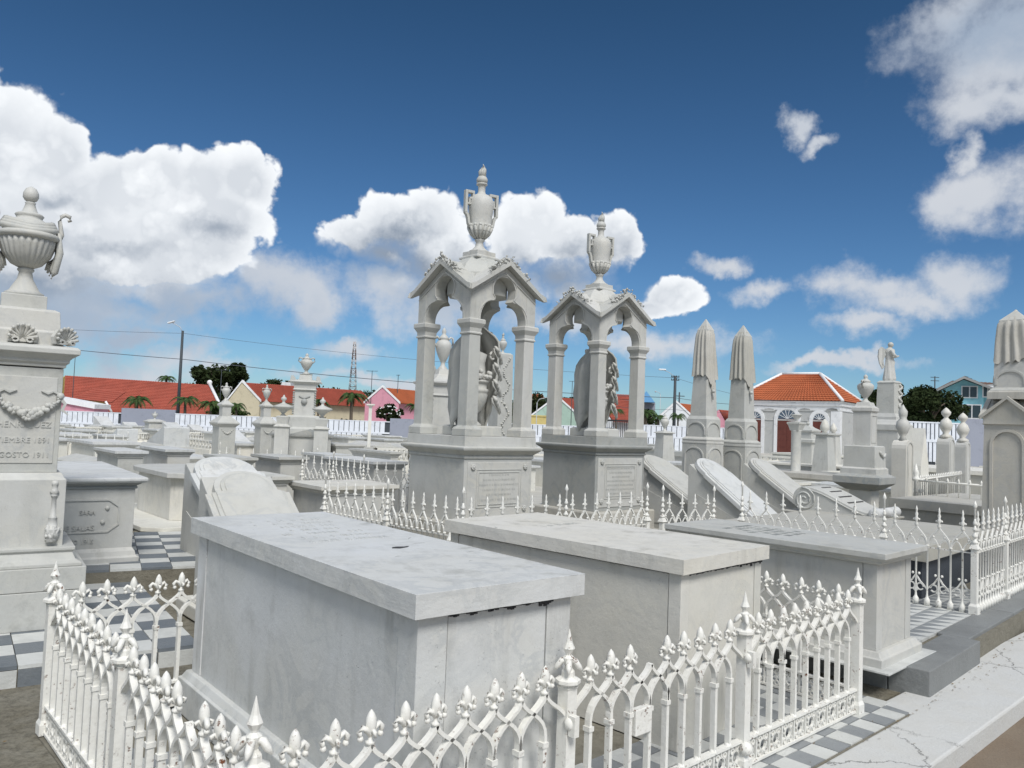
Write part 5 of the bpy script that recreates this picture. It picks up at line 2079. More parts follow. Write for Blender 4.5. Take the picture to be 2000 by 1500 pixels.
# smaller upright pieces to the right
D = 20.
p, zt = spot(1556, 808, D)
t = thing('short_column', 'short round column with square capital and little bowl in front of the chapel doors', 'column', (p.x, p.y, 0), YAW)
zq = lambda y: hz(1556, y, D)
b = MB()
b.lathe([(.20, 0), (.20, .3), (.12, .35), (.12, zq(842)), (.13, zq(840))], 20)
b.build('shaft', 'marble', t)
tier(t, 'capital', [(.11, zq(841)), (.15, zq(830)), (.17, zq(828)), (.17, zq(825)), (.06, zq(823))], 'marble')
b = MB()
b.lathe([(.05, zq(824)), (.03, zq(821)), (.10, zq(814)), (.13, zq(811)), (.14, zq(810)), (.10, zq(809)), (.02, zt)], 14)
b.build('bowl', 'marble', t)
for (x, yt, D, s, lab) in ((1611, 818, 24, 1.0, 'cone-topped pedestal before the right chapel door'), (1628, 826, 26, .8, 'smaller cone-topped pedestal beside the larger one at the chapel corner')):
    p, zt = spot(x, yt, D)
    t = thing('cone_pedestal', lab, 'monument', (p.x, p.y, 0), YAW)
    zc_ = zt - .42 * s
    tier(t, 'pedestal', [(.30 * s, 0), (.18 * s, zc_ - .08), (.24 * s, zc_ - .06), (.24 * s, zc_ - .02), (.12 * s, zc_)], 'marble')
    b = MB()
    b.lathe([(.08 * s, zc_), (.07 * s, zc_ + .03), (.13 * s, zc_ + .10 * s), (.13 * s, zc_ + .2 * s), (.08 * s, zt - .08), (.01, zt)], 14, fold=lambda a, z, i: 1 + .06 * sin(a * 6 + i * 1.5))
    b.build('cone', 'marble_warm', t)
p, zt = spot(1578, 828, 26)
t = thing('stepped_monument', 'stepped pale monument with figure-like top directly right of the short column', 'monument', (p.x, p.y, 0), YAW)
tier(t, 'die', [(.34, 0), (.30, zt - .62), (.36, zt - .6), (.36, zt - .52), (.26, zt - .48), (.24, zt - .28), (.30, zt - .24), (.30, zt - .2), (.16, zt - .12), (.1, zt - .06)], 'marble')
small_urn(t, zt - .07, .16, .07, False)
for (x, yt, D, w, lab, kind) in ((1764, 790, 14, .155, 'arched stele with round ball on top right of the angel pedestal', 'ball'),
                           (1848, 796, 14, .13, 'left one of two slim stelae, topped by an onion-shaped urn', 'onion'),
                           (1881, 806, 14.6, .115, 'right one of two slim stelae, topped by a flame urn', 'onion'),
                           (1786, 836, 17, .22, 'little white tent-shaped tomb before the far fence on the right', 'tent')):
    p, zt = spot(x, yt, D)
    t = thing('stele', lab, 'gravestone', (p.x, p.y, 0), YAW)
    if kind == 'tent':
        b = MB()
        b.prism([(-w, 0), (w, 0), (w * .9, zt * .55), (.0, zt), (-w * .9, zt * .55)], -w, w)
        b.build('body', 'whitewash_and_sunlit', t)
        continue
    zz1 = zt - (.52 if kind == 'onion' else .62)
    b = MB()
    b.prism([(-w, 0), (w, 0), (w, zz1 - w)] + [(w * cos(pi * q / 8), zz1 - w + w * sin(pi * q / 8)) for q in range(1, 8)] + [(-w, zz1 - w)], -w * .8, w * .8)
    b.build('body', 'marble_warm' if kind == 'ball' else 'marble', t)
    b = MB()
    b.band([(-w * .7, .3), (-w * .7, zz1 - w)] + [(w * .7 * cos(pi - pi * q / 8), zz1 - w + w * .7 * sin(pi * q / 8)) for q in range(1, 8)] + [(w * .7, zz1 - w), (w * .7, .3)], .02, .02, -w * .8)
    b.build('arch_moulding', 'marble', t)
    if kind == 'onion':
        b = MB()
        b.lathe([(.09, zz1 - .02), (.10, zz1 + .02), (.04, zz1 + .06), (.09, zz1 + .14), (.11, zz1 + .21), (.08, zz1 + .29), (.04, zz1 + .33), (.035, zz1 + .35), (.075, zz1 + .40), (.08, zz1 + .44), (.04, zt - .03), (.005, zt)], 18)
        b.build('urn', 'marble_warm', t)
    else:
        b = MB()
        b.lathe([(.08, zz1 - .02), (.04, zz1 + .05), (.08, zz1 + .12), (.12, zz1 + .22), (.10, zz1 + .32), (.05, zz1 + .37), (.07, zz1 + .42), (.075, zz1 + .5), (.03, zz1 + .57), (.005, zt)], 18)
        b.build('urn', 'marble', t)
p, zt = spot(1299, 808, 22)
t = thing('urn_pedestal', 'small pedestal with carved finial between the second canopy and the draped obelisks', 'monument', (p.x, p.y, 0), .5)
tier(t, 'pedestal', [(.26, 0), (.16, zt - .55), (.22, zt - .53), (.12, zt - .48)], 'marble')
small_urn(t, zt - .49, .49, .12, False)

# ------------------------------------------------------------------ low tombs and platforms on the right
def flat(label, p, xl, xr, z, ms, mb_, wmax, lmax, slab=.12, yaw=None, z0=0):
    N, a, w, l = fitbox(p, xl, xr, z, yaw)
    return chest('chest_tomb', label, N, a, min(w, wmax), min(l, lmax), z, z0, slab, .05, mb_, ms, 0, False, bevel=.01)


flat('large flat-topped vault filling the right edge behind the scrolled railing', (2035, 1000), 1735, 2200, .72, 'marble_old', 'marble_old', 2.4, 3.0)
pp = Vector((-sin(PLR), cos(PLR)))
vn = RB + u_ * .22 + pp * .42
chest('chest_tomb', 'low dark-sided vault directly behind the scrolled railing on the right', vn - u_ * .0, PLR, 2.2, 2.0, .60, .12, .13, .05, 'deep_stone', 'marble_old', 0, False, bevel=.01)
flat('long pale vault behind the three leaning gravestones', (1660, 932), 1395, 1800, .62, 'marble_old', 'marble_old', 1.6, 4.5, .11)
flat('white slab tomb below the short round column', (1648, 912), 1480, 1700, .62, 'whitewash_and_sunlit', 'marble_grey', 2.0, 3.0, .06)
flat('flat ledge tomb left of the angel pedestal', (1630, 890), 1487, 1690, .72, 'whitewash_and_sunlit', 'marble', 2.5, 3.0, .08)
flat('low grey vault between the second canopy and the left leaning stone of three', (1345, 925), 1270, 1420, .62, 'marble', 'marble_old', 1.2, 3.0, .15)
flat('pale box tomb with thick slab left of the draped obelisks', (1352, 884), 1286, 1400, .88, 'marble', 'marble', 1.3, 2.0, .14)
flat('long white-topped vault running behind the slim stelae', (1990, 925), 1700, 2150, .82, 'whitewash_and_sunlit', 'marble_old', 3.0, 3.5, .10)
# iron railings on those vaults
Q = [at(1885, 925, .92), at(1789, 938, .92), at(1940, 950, .92)]
t = thing('thin_railing', 'thin knobbed railing with pointed posts on the vault before the large gabled obelisk', 'railing', (Q[1].x, Q[1].y, 0))
for q in Q[:2]:
    b = MB()
    b.lathe([(.03, .5), (.03, .9), (.055, .93), (.055, .95), (.03, .98), (.045, 1.02), (.004, 1.16)], 8, q.x - Q[1].x, q.y - Q[1].y)
    b.build('post', 'white_iron', t)
for a_, b_ in ((Q[0], Q[1]), (Q[1], Q[2])):
    d = b_ - a_
    b = MB()
    b.tube([(a_.x - Q[1].x, a_.y - Q[1].y, .92), (b_.x - Q[1].x, b_.y - Q[1].y, .92)], .016, 6)
    nk = int(d.length / .14)
    for k in range(1, nk):
        v = a_ + d * k / nk - Q[1]
        b.lathe([(.012, .60), (.010, .93), (.02, .945), (.003, .985)], 6, v.x, v.y)
    b.build('rail', 'white_iron', t)

# ------------------------------------------------------------------ rows of low tombs reaching back to the far fence
protos = []


def proto(kind):
    t = thing('low_tomb', 'low white tomb in the crowded rows at the back of the cemetery', 'tomb', (0, 0, -50), 0, 'low tombs in the back rows')
    if kind == 0:
        for nm, pr, mm in (('body', [(-.05, 0), (-.05, .62)], 'whitewash_and_sunlit'), ('slab', [(-.02, .62), (.03, .66), (.03, .71)], 'marble_cool')):  # body colour whitened to stand in for sunlight on the back rows
            b = MB()
            b.rectprof(0, 0, .9, 1.9, pr)
            b.build(nm, mm, t)
    elif kind == 1:
        b = MB()
        b.rectprof(0, 0, 1.0, 2.0, [(.08, 0), (.08, .2), (0, .22), (0, .42)])
        b.build('body', 'whitewash_and_sunlit', t)
        b = MB()
        b.prism([(.1, .42), (.9, .42), (.9, .5), (.5, .62), (.1, .5)], .1, 1.9)
        b.build('lid', 'marble', t)
    elif kind == 2:
        b = MB()
        b.rectprof(0, 0, .9, 1.8, [(.05, 0), (.05, .3), (0, .31), (0, .45)])
        b.build('body', 'marble', t)
        b = MB()
        b.prism([(.3, .45), (1.7, .45), (1.7, .95), (1.62, .98), (.3, .55)], .1, .8, 'x')
        b.build('sloped_stone', 'marble_cool', t)
    elif kind == 3:
        b = MB()
        b.rectprof(0, 0, 1.3, 2.2, [(.05, 0), (.05, .25), (.0, .26), (0, .34)])
        b.build('base', 'whitewash_and_sunlit', t)
        b = MB()
        for k in range(8):
            for (x, y) in ((k * 1.3 / 7, 0), (0, k * 2.2 / 7), (1.3, k * 2.2 / 7)):
                b.lathe([(.03, .34), (.045, .42), (.02, .5), (.03, .58)], 6, x, y)
        b.rectprof(0, 0, 1.3, .01, [(.04, .58), (.04, .63)])
        b.rectprof(0, 0, .01, 2.2, [(.04, .58), (.04, .63)])
        b.rectprof(1.29, 0, 1.3, 2.2, [(.04, .58), (.04, .63)])
        b.build('balustrade', 'whitewash_and_sunlit', t)
    elif kind == 4:
        b = MB()
        b.rectprof(0, 0, .8, .8, [(.1, 0), (.1, .3), (0, .34), (-.03, .85), (.05, .9), (.05, .95), (-.2, 1.05)])
        b.build('pedestal', 'marble', t)
        small_urn(t, 1.04, .42, .12, cx=.4, cy=.4)
    return t


labels = ['low box tomb with moulded slab', 'low gabled white tomb', 'low tomb with sloped tablet', 'white balustraded grave', 'small urn pedestal']
rT = random.Random(21)
base_ang = YAW
first = {}
cnt = 0
placed = []
blocked = []
for o in COL.objects:
    if o.get('category') in ('monument', 'tomb', 'obelisk', 'statue', 'pedestal', 'gravestone', 'column', 'urn', 'post', 'railing', 'fence') and o.parent is None:
        blocked.append((o.location.x, o.location.y))
protos = [proto(k) for k in range(5)]
for j in range(40):
    for i in range(-34, 34):
        u_, v_ = i * 1.75 + (j % 2) * .5, j * 2.9
        q = Vector((0, 2)) + UX * (u_ + rT.uniform(-.2, .2)) + UY * (v_ - 46 + rT.uniform(-.25, .25))
        D = q.y
        if D < 13.5 or D > 45:
            continue
        xx = q.x / q.y
        if abs(xx) > .70:
            continue
        if any(hypot(q.x - bx, q.y - by) < 1.9 for bx, by in blocked):
            continue
        if D > 26 and 0.27 < xx < 0.50 and D > 40:
            continue
        if rT.random() < .16:
            continue
        kind = rT.choices(range(5), (5, 3, 2, 3, .9))[0]
        if kind == 4 and (abs(xx) < .16 or D < 20):
            kind = 0
        s = rT.uniform(.85, 1.12)
        c = copy_tree(protos[kind], (q.x, q.y, 0), YAW + rT.uniform(-.05, .05) + (pi if rT.random() < .3 else 0), labels[kind] + ' in the crowded rows at the back of the cemetery', (s, s, rT.uniform(.82, 1.12)))
        c['group'] = ['box tombs', 'gabled tombs', 'tablet tombs', 'balustraded graves', 'urn pedestals'][kind] + ' in the back rows'
        if kind == 4:
            c.name = 'urn_pedestal'
        cnt += 1
for t in protos:
    for ch in list(t.children_recursive):
        bpy.data.objects.remove(ch)
    bpy.data.objects.remove(t)
print('low tombs', cnt)
# railings glimpsed among them
for (x0, x1, y, z, lab) in ((60, 250, 838, .9, 'low white railing far back at the left behind the urn monument'), (430, 620, 872, .85, 'white railing before the pair of urn pedestals'),
                            (1770, 1890, 893, .9, 'low white railing between the angel pedestal and the large obelisk')):
    a_, b_ = at(x0, y, z), at(x1, y + (x1 - x0) * .06, z)
    if b_.y < 0 or a_.y > 40:
        a_, b_ = spot(x0, y, 24)[0], spot(x1, y, 20)[0]
    rail2(lab, [a_, b_], [.17], 0, z, False)


# ------------------------------------------------------------------ boundary fence
def pt(x, y, D):
    p, z = xyd(x, y, D)
    return Vector((p.x, p.y, z))


def board_fence(label, x0, x1, D, ztop, zbot=0.0, pitch=.31):
    X0, X1 = ray(x0, 820).x / ray(x0, 820).y * D, ray(x1, 820).x / ray(x1, 820).y * D
    t = thing('board_fence', label, 'fence', (X0, D, 0))
    L = X1 - X0
    b = MB()
    b.box(0, .05, 0, L, .08, ztop - .03)
    b.build('slot_shade', 'pole_dark', t)  # dark sheet whose colour stands in for the shade inside the slots
    b = MB()
    b.box(0, -.015, ztop - .05, L, .08, ztop)
    b.box(0, -.015, ztop - .76, L, .05, ztop - .66)
    b.build('rail', 'fence_white', t)
    n = int(L / pitch)
    b = MB()
    b.box(.022, 0, ztop - .70, pitch - .022, .05, ztop - .04)
    me = b.mesh('board')
    me.materials.append(MATS['fence_white'])
    b = MB()
    b.box(.022, 0, max(0, ztop - 1.5), pitch - .022, .05, ztop - .72)
    me2 = b.mesh('board')
    me2.materials.append(MATS['fence_white'])
    for i in range(n):
        obj('board', me, t, (i * pitch, 0, 0))
        obj('board', me2, t, (i * pitch - pitch * .45, .0, 0))
    return t


def wall_panel(label, x0, x1, D, ztop, m_='plaster_grey'):
    X0, X1 = ray(x0, 820).x / ray(x0, 820).y * D, ray(x1, 820).x / ray(x1, 820).y * D
    t = thing('boundary_wall', label, 'wall', (X0, D, 0))
    b = MB()
    b.box(0, 0, 0, X1 - X0, .15, ztop)
    b.build('panel', m_, t, bevel=.01)
    return t


board_fence('white slotted board fence left of the big grey wall panel', 20, 236, 48, 1.33)
wall_panel('big plain grey wall panel in the white fence on the left', 236, 341, 48, 1.62)
board_fence('white slotted board fence right of the big grey wall panel, behind the urn pedestals', 341, 762, 48, 1.42)
wall_panel('plain grey wall panel beside the pink gable, left of the first canopy', 762, 830, 48, 1.62)
board_fence('white slotted board fence glimpsed behind the two canopies', 830, 1200, 48, 1.6)
t = thing('iron_gate', 'black barred gate seen between the columns of the second canopy', 'gate', (*pt(1183, 840, 47.5).xy, 0))
b = MB()
for k in range(14):
    b.box(k * .11, 0, 0, k * .11 + .035, .03, 2.0)
b.build('bars', 'gate_black', t, kind='stuff')
b = MB()
b.box(-.05, 0, 1.95, 1.55, .04, 2.05)
b.box(-.05, 0, .1, 1.55, .04, .18)
b.build('frame', 'gate_black', t)
board_fence('white slotted board fence between the second canopy and the chapel', 1232, 1440, 47.8, 1.82)
board_fence('pale slotted fence in front of the dark tree on the right', 1768, 1884, 30, 2.22, pitch=.16)
wall_panel('grey rendered wall beside the pale blue house, behind the slim stelae', 1884, 2080, 30, 2.40)
wall_panel('grey wall stub right of the angel pedestal', 1742, 1768, 30.1, 2.30)


# ------------------------------------------------------------------ houses
def tiled(p00, p10, p11, p01, nx, ny, amp=.03):
    """roof plane p00..p10 eave, p01..p11 ridge: rows of tiles stepped and rounded"""
    b = MB()
    P00, P10, P11, P01 = map(Vector, (p00, p10, p11, p01))
    nrm = (P10 - P00).cross(P01 - P00).normalized()
    if nrm.z < 0:
        nrm = -nrm
    vs, fs = [], []
    cols = nx * 4
    for r in range(ny):
        for e in (0, 1):
            v = (r + e) / ny
            lift = amp * 1.2 * (1 - e)
            for c in range(cols + 1):
                u = c / cols
                p = (P00 * (1 - u) + P10 * u) * (1 - v) + (P01 * (1 - u) + P11 * u) * v
                vs.append(tuple(p + nrm * (lift + amp * (.5 + .5 * cos(c * pi / 2)))))
    W_ = cols + 1
    for r in range(ny):
        for c in range(cols):
            a = (2 * r) * W_ + c
            fs.append((a, a + 1, a + W_ + 1, a + W_))
        if r < ny - 1:
            for c in range(cols):
                a = (2 * r + 1) * W_ + c
                fs.append((a, a + 1, a + W_ + 1, a + W_))
    b.add(vs, fs)
    b.add([tuple(P00), tuple(P10), tuple(P11), tuple(P01)], [(0, 1, 2, 3)])
    return b


def gable_house(label, apex, left, right, D, ridge_end, Dend, wall, roof, eave_w=None, zbase=0, coping=True, eave_drop=0.0, ny=14, nx=30, chim=None):
    """gable wall facing the cemetery at distance D; the long roof side runs to the right"""
    A, Lp, Rp = pt(*apex, D), pt(*left, D), pt(*right, D)
    E = pt(*ridge_end, Dend)
    t = thing('house', label, 'house', (A.x, A.y, 0))
    loc = lambda v: (v.x - A.x, v.y - A.y, v.z)
    lz = min(Lp.z, Rp.z) if False else Lp.z
    b = MB()
    poly = [(Lp.x - A.x, zbase), (Rp.x - A.x, zbase), (Rp.x - A.x, Rp.z), (0, A.z), (Lp.x - A.x, Lp.z)]
    b.prism(poly, 0, .25)
    b.build('wall', wall, t)
    Lr = E - A
    Lr.z = 0
    b = tiled((Rp.x - A.x + .05, .05, Rp.z), (Rp.x - A.x + Lr.x, Lr.y + .05, Rp.z), (Lr.x, Lr.y, A.z), (0, 0, A.z), nx, ny)
    b.build('roof', roof, t)
    b = MB()
    b.add([(0, 0, A.z), (Lr.x, Lr.y, A.z), (Lp.x - A.x + Lr.x, Lr.y, Lp.z), (Lp.x - A.x, 0, Lp.z)], [(0, 1, 2, 3)])
    b.build('roof', roof, t)
    b = MB()
    x0, x1 = Rp.x - A.x, Rp.x - A.x + Lr.x
    b.add([(x0 - .3, .3, zbase), (x1 - .3, Lr.y + .3, zbase), (x1 - .3, Lr.y + .3, Rp.z), (x0 - .3, .3, Rp.z)], [(0, 1, 2, 3)])
    b.build('wall', wall, t)
    if coping:
        b = MB()
        b.prism([(Lp.x - A.x - .1, Lp.z - .05), (Lp.x - A.x - .1, Lp.z + .12), (0, A.z + .2), (Rp.x - A.x + .1, Rp.z + .12), (Rp.x - A.x + .1, Rp.z - .05), (0, A.z + .02)], -.06, .3)
        b.build('coping', 'trim_white', t)
    return t


# long roof on the left, ridge parallel to the view
D = 66.
R0, R1 = pt(128, 727, D + 4), pt(407, 752, D + 4)
E0, E1 = pt(150, 822, D), pt(437, 836, D)
t = thing('house', 'long low house with a wide red tiled roof and yellow gable at the left', 'house', (R0.x, D, 0))
o = Vector((R0.x, D, 0))
zr, ze_ = R0.z, 1.25
tiled((E0.x - o.x - 1.2, 0, ze_), (E1.x - o.x, 0, ze_), (R1.x - o.x, 4, R1.z - .0), (0, 4, R1.z + .35), 60, 22).build('roof', 'roof_red', t)
b = MB()
b.add([(0, 4, R1.z + .35), (R1.x - o.x, 4, R1.z), (R1.x - o.x, 8.5, 1.2), (0, 8.5, 1.2)], [(0, 1, 2, 3)])
b.build('roof', 'roof_red', t)
b = MB()
b.box(E0.x - o.x - 1, .3, 0, E1.x - o.x - .3, 8, 1.2)
b.build('wall', 'wall_yellow', t)
b = MB()
b.add([(-.05, 4, R1.z + .3), (E0.x - o.x - 1.2, .0, ze_ - .05), (E0.x - o.x - 1.4, 8.5, 1.15), (-2.6, 4.5, 1.1), (-2.6, 4.2, R1.z - .9)], [(0, 1, 2), (0, 2, 3), (0, 3, 4)])
b.build('gable', 'wall_yellow', t)
b = MB()
b.tube([(R1.x - o.x + .1, 4, R1.z + .12), (E1.x - o.x + .1, -.05, ze_ + .1)], .14, 6)
b.ball((R1.x - o.x + .1, 4, R1.z + .22), .24, 8, 5)
b.build('coping', 'trim_white', t)
# yellow porch
p0, p1 = pt(146, 773, 62), pt(213, 781, 62)
t = thing('porch', 'yellow porch with white barge board under the left end of the long red roof', 'porch', (p0.x, 62, 0))
w_ = p1.x - p0.x
tiled((0, -.6, p0.z - .25), (w_ + .5, -.6, p0.z - .45), (w_ + .1, 2.5, p0.z + .5), (.3, 2.5, p0.z + .7), 16, 6).build('roof', 'roof_red', t)
b = MB()
b.box(0, .2, 0, w_ - .3, .4, p0.z - .3)
b.build('wall', 'wall_yellow', t)
b = MB()
b.tube([(w_ + .1, -.7, p0.z - .35), (w_ + .62, -.7, p0.z - 1.15)], .09, 5)
b.build('barge_board', 'trim_white', t)
# pink shed
p0, p1 = pt(100, 777, 56), pt(187, 793, 56)
t = thing('shed', 'pink lean-to wall with white capping at the left beside the urn monument', 'shed', (p0.x, 56, 0))
b = MB()
w_ = p1.x - p0.x
b.prism([(0, 0), (w_ - .1, 0), (w_ - .1, p1.z - .1), (0, p0.z - .1)], 0, 2)
b.build('wall', 'wall_pink', t)
b = MB()
b.prism([(-.1, p0.z - .18), (w_, p1.z - .2), (w_, p1.z + .12), (-.1, p0.z + .14)], -.15, 2.1)
b.build('roof', 'trim_white', t)

gable_house('cream gabled house with long red tiled roof behind the pair of urn pedestals', (473, 747), (446, 782), (507, 784), 62, (705, 765), 70, 'wall_cream', 'roof_red', nx=60, ny=20)
gable_house('pink gabled house with orange tiled roof, left of the first canopy', (747, 757), (713, 787), (779, 788), 62, (835, 764), 67, 'wall_pink', 'roof_orange', nx=24, ny=14)
t = gable_house('pale green gabled house glimpsed between the two canopies', (1088, 776), (1040, 812), (1128, 812), 66, (1165, 780), 72, 'wall_green', 'roof_red', nx=24, ny=14)
t = gable_house('house with red tiled roof seen through the second canopy, behind a small palm', (1168, 776), (1140, 800), (1196, 824), 64, (1240, 792), 70, 'wall_white', 'roof_red', nx=24, ny=16, coping=False)
t = gable_house('white gabled house with orange roof between pole and left draped obelisk', (1321, 787), (1290, 815), (1352, 816), 62, (1375, 790), 67, 'wall_white', 'roof_orange', nx=18, ny=12)
t = gable_house('small red-roofed house glimpsed between the two draped obelisks', (1404, 800), (1385, 825), (1418, 826), 66, (1445, 802), 70, 'wall_pink', 'roof_red', nx=14, ny=10, coping=False)
# yellow wall, white building, orange far roof, blue pyramid
p0, p1 = pt(1010, 812, 58), pt(1068, 813, 58)
b = MB()
b.box(0, 0, 0, p1.x - p0.x, .3, p0.z)
b.rectprof(0, 0, p1.x - p0.x, .3, [(.05, p0.z), (.05, p0.z + .1)])
t = thing('garden_wall', 'low yellow wall glimpsed between the two canopies', 'wall', (p0.x, 58, 0))
b.build('wall', 'wall_yellow', t)


def far_block(name, label, cat, x0, x1, yt, D, wall, roof=None, yr=None, wins=0, depth=6):
    p0, p1 = pt(x0, yt, D), pt(x1, yt, D)
    t = thing(name, label, cat, (p0.x, D, 0))
    w_ = p1.x - p0.x
    b = MB()
    b.box(0, 0, -.2, w_, depth, p0.z)
    b.build('wall', wall, t)
    if roof:
        zr = pt(x0, yr, D).z
        tiled((-.3, -.3, p0.z), (w_ + .3, -.3, p0.z), (w_ + .1, depth / 2, zr), (.1, depth / 2, zr), max(6, int(w_ * 3)), 8).build('roof', roof, t)
        b = MB()
        b.add([(-.3, depth + .3, p0.z), (w_ + .3, depth + .3, p0.z), (w_ + .1, depth / 2, zr), (.1, depth / 2, zr)], [(0, 1, 2, 3)])
        b.add([(0, 0, p0.z), (.1, depth / 2, zr - .05), (0, depth, p0.z)], [(0, 1, 2)])
        b.add([(w_, 0, p0.z), (w_ - .1, depth / 2, zr - .05), (w_, depth, p0.z)], [(0, 1, 2)])
        b.build('roof', roof, t)
    for k in range(wins):
        b = MB()
        x = w_ * (k + .5) / wins
        b.box(x - .45, -.06, p0.z - 1.7, x + .45, .02, p0.z - .6)
        f = b.build('window', 'trim_white', t)
        b = MB()
        b.box(x - .36, -.08, p0.z - 1.6, x - .03, -.05, p0.z - .7)
        b.box(x + .03, -.08, p0.z - 1.6, x + .36, -.05, p0.z - .7)
        b.build('pane', 'dark_window', f)
    return t


far_block('building', 'white building with red roof band behind the second canopy', 'building', 1196, 1232, 780, 110, 'wall_white', 'roof_red', 768, 3)
far_block('building', 'far house with orange roof seen between the canopies', 'building', 1034, 1060, 778, 130, 'wall_cream', 'roof_orange', 768, 0)
far_block('building', 'small white building among the trees beside the tall carved monument', 'building', 545, 568, 746, 120, 'wall_white', None, None, 2)
far_block('building', 'low blue-walled hall below the blue pyramid roof, right of the second canopy', 'building', 1250, 1280, 786, 105, 'plaster_grey', None, None, 0)
p = pt(1262, 786, 104)
t = thing('pyramid_roof', 'pointed blue glass roof standing above the palms right of the second canopy', 'roof', (p.x, 104, p.z))
b = MB()
b.lathe([(1.6, 0), (.02, pt(1262, 764, 104).z - p.z)], 4, smooth=False, rot=.6)
b.build('roof', 'blue_metal', t)

# ------------------------------------------------------------------ chapel with hipped roof
D = 60.
CH_A = radians(-38)
NC = pt(1640, 783, D)
Cd, CW = 6.2, 8.2
PL = Vector((NC.x - CW * cos(CH_A), NC.y - CW * sin(CH_A)))
zE = NC.z - .05


def lx(px):
    return reach(PL, CH_A, px, 820)


def lz(px, y):
    q = PL.y + sin(CH_A) * lx(px)
    return pt(px, y, q).z


t = thing('chapel', 'cemetery chapel with hipped orange tile roof, white corner strips and arched red doors', 'chapel', (PL.x, PL.y, 0), CH_A)
zc_ = zE - .42
b = MB()
b.box(0, 0, -.2, CW, Cd, zc_ - .3)
b.build('wall', 'wall_chapel', t)
b = MB()
b.rectprof(0, 0, CW, Cd, [(.03, zc_ - .32), (.06, zc_ - .28), (.06, zc_ + .02), (.16, zc_ + .08), (.16, zc_ + .30), (.26, zc_ + .38), (.26, zE)])
b.build('cornice', 'trim_white', t)
for (x, y) in ((-.04, -.04), (CW - .62, -.04)):
    b = MB()
    b.box(x, y, -.2, x + .66, y + .66, zc_ - .32)
    b.build('corner_strip', 'trim_white', t)
for x in (CW - .0,):
    b = MB()
    b.box(CW - .3, Cd - .62, -.2, CW + .03, Cd + .03, zc_ - .32)
    b.build('corner_strip', 'trim_white', t)
rx0, rx1 = 2.7, 5.75
zR = pt(1600, 732, 64.5).z
e = .30
tiled((-e, -e, zE), (CW + e, -e, zE), (rx1, Cd / 2, zR), (rx0, Cd / 2, zR), 34, 13, .045).build('roof', 'roof_orange', t)
tiled((CW + e, -e, zE), (CW + e, Cd + e, zE), (rx1, Cd / 2, zR), (rx1 - .01, Cd / 2, zR), 20, 13, .045).build('roof', 'roof_orange', t)
b = MB()
b.add([(-e, Cd + e, zE), (CW + e, Cd + e, zE), (rx1, Cd / 2, zR), (rx0, Cd / 2, zR)], [(0, 1, 2, 3)])
b.add([(-e, -e, zE), (-e, Cd + e, zE), (rx0, Cd / 2, zR)], [(0, 1, 2)])
b.build('roof', 'roof_orange', t)
for pts in ([(rx0, Cd / 2, zR + .06), (rx1, Cd / 2, zR + .06)], [(-e, -e, zE + .04), (rx0, Cd / 2, zR + .06)], [(CW + e, -e, zE + .04), (rx1, Cd / 2, zR + .06)], [(CW + e, Cd + e, zE + .04), (rx1, Cd / 2, zR + .06)], [(-e, Cd + e, zE + .04), (rx0, Cd / 2, zR + .06)]):
    b = MB()
    b.tube(pts, .13, 6)
    b.build('ridge', 'trim_white', t)
ay = zE - .85
for (x0, x1) in ((1461, 1487), (1519, 1557), (1588, 1613)):
    X0, X1 = lx(x0), lx(x1)
    c_, r = (X0 + X1) / 2, (X1 - X0) / 2
    zs = lz(1540, 817) - .05
    b = MB()
    b.box(X0, -.03, -.2, X1, .02, zs)
    dr = b.build('door', 'door_red', t)
    b = MB()
    b.box(c_ - .015, -.05, -.1, c_ + .015, -.02, zs)
    for k in range(5):
        b.box(X0 + .08, -.04, .1 + k * .5, c_ - .08, -.025, .14 + k * .5)
        b.box(c_ + .08, -.04, .1 + k * .5, X1 - .08, -.025, .14 + k * .5)
    b.build('panel', 'door_red', dr)
    arch = [(c_ + r * cos(pi * q / 14), zs + min(r, .85) * sin(pi * q / 14)) for q in range(15)]
    b = MB()
    b.prism(arch, -.03, .02)
    fan = b.build('fanlight', 'glass', t)
    b = MB()
    for q in range(1, 7):
        a_ = pi * q / 7
        b.band([(c_, zs), (c_ + r * cos(a_), zs + min(r, .85) * sin(a_))], .035, .03, -.045)
    b.band(arch, .05, .03, -.045)
    b.build('bar', 'trim_white', fan)
    b = MB()
    ro = r + .14
    b.band([(c_ - ro, -.2), (c_ - ro, zs)] + [(c_ + ro * cos(pi - pi * q / 14), zs + (min(r, .85) + .14) * sin(pi * q / 14)) for q in range(1, 14)] + [(c_ + ro, zs), (c_ + ro, -.2)], .26, .10, -.03)
    b.build('surround', 'trim_white', t)
b = MB()
b.box(.7, -.05, lz(1540, 820) - .06, CW - .7, .0, lz(1540, 820) + .03)
for x in (1502, 1572, 1625):
    X = lx(x)
    zf_ = lz(x, 803)
    b.prism([(X - .5, zf_), (X + .5, zf_), (X + .35, zf_ + .18), (X, zf_ + .24), (X - .35, zf_ + .18)], -.06, 0)
b.build('moulding', 'wall_chapel', t)

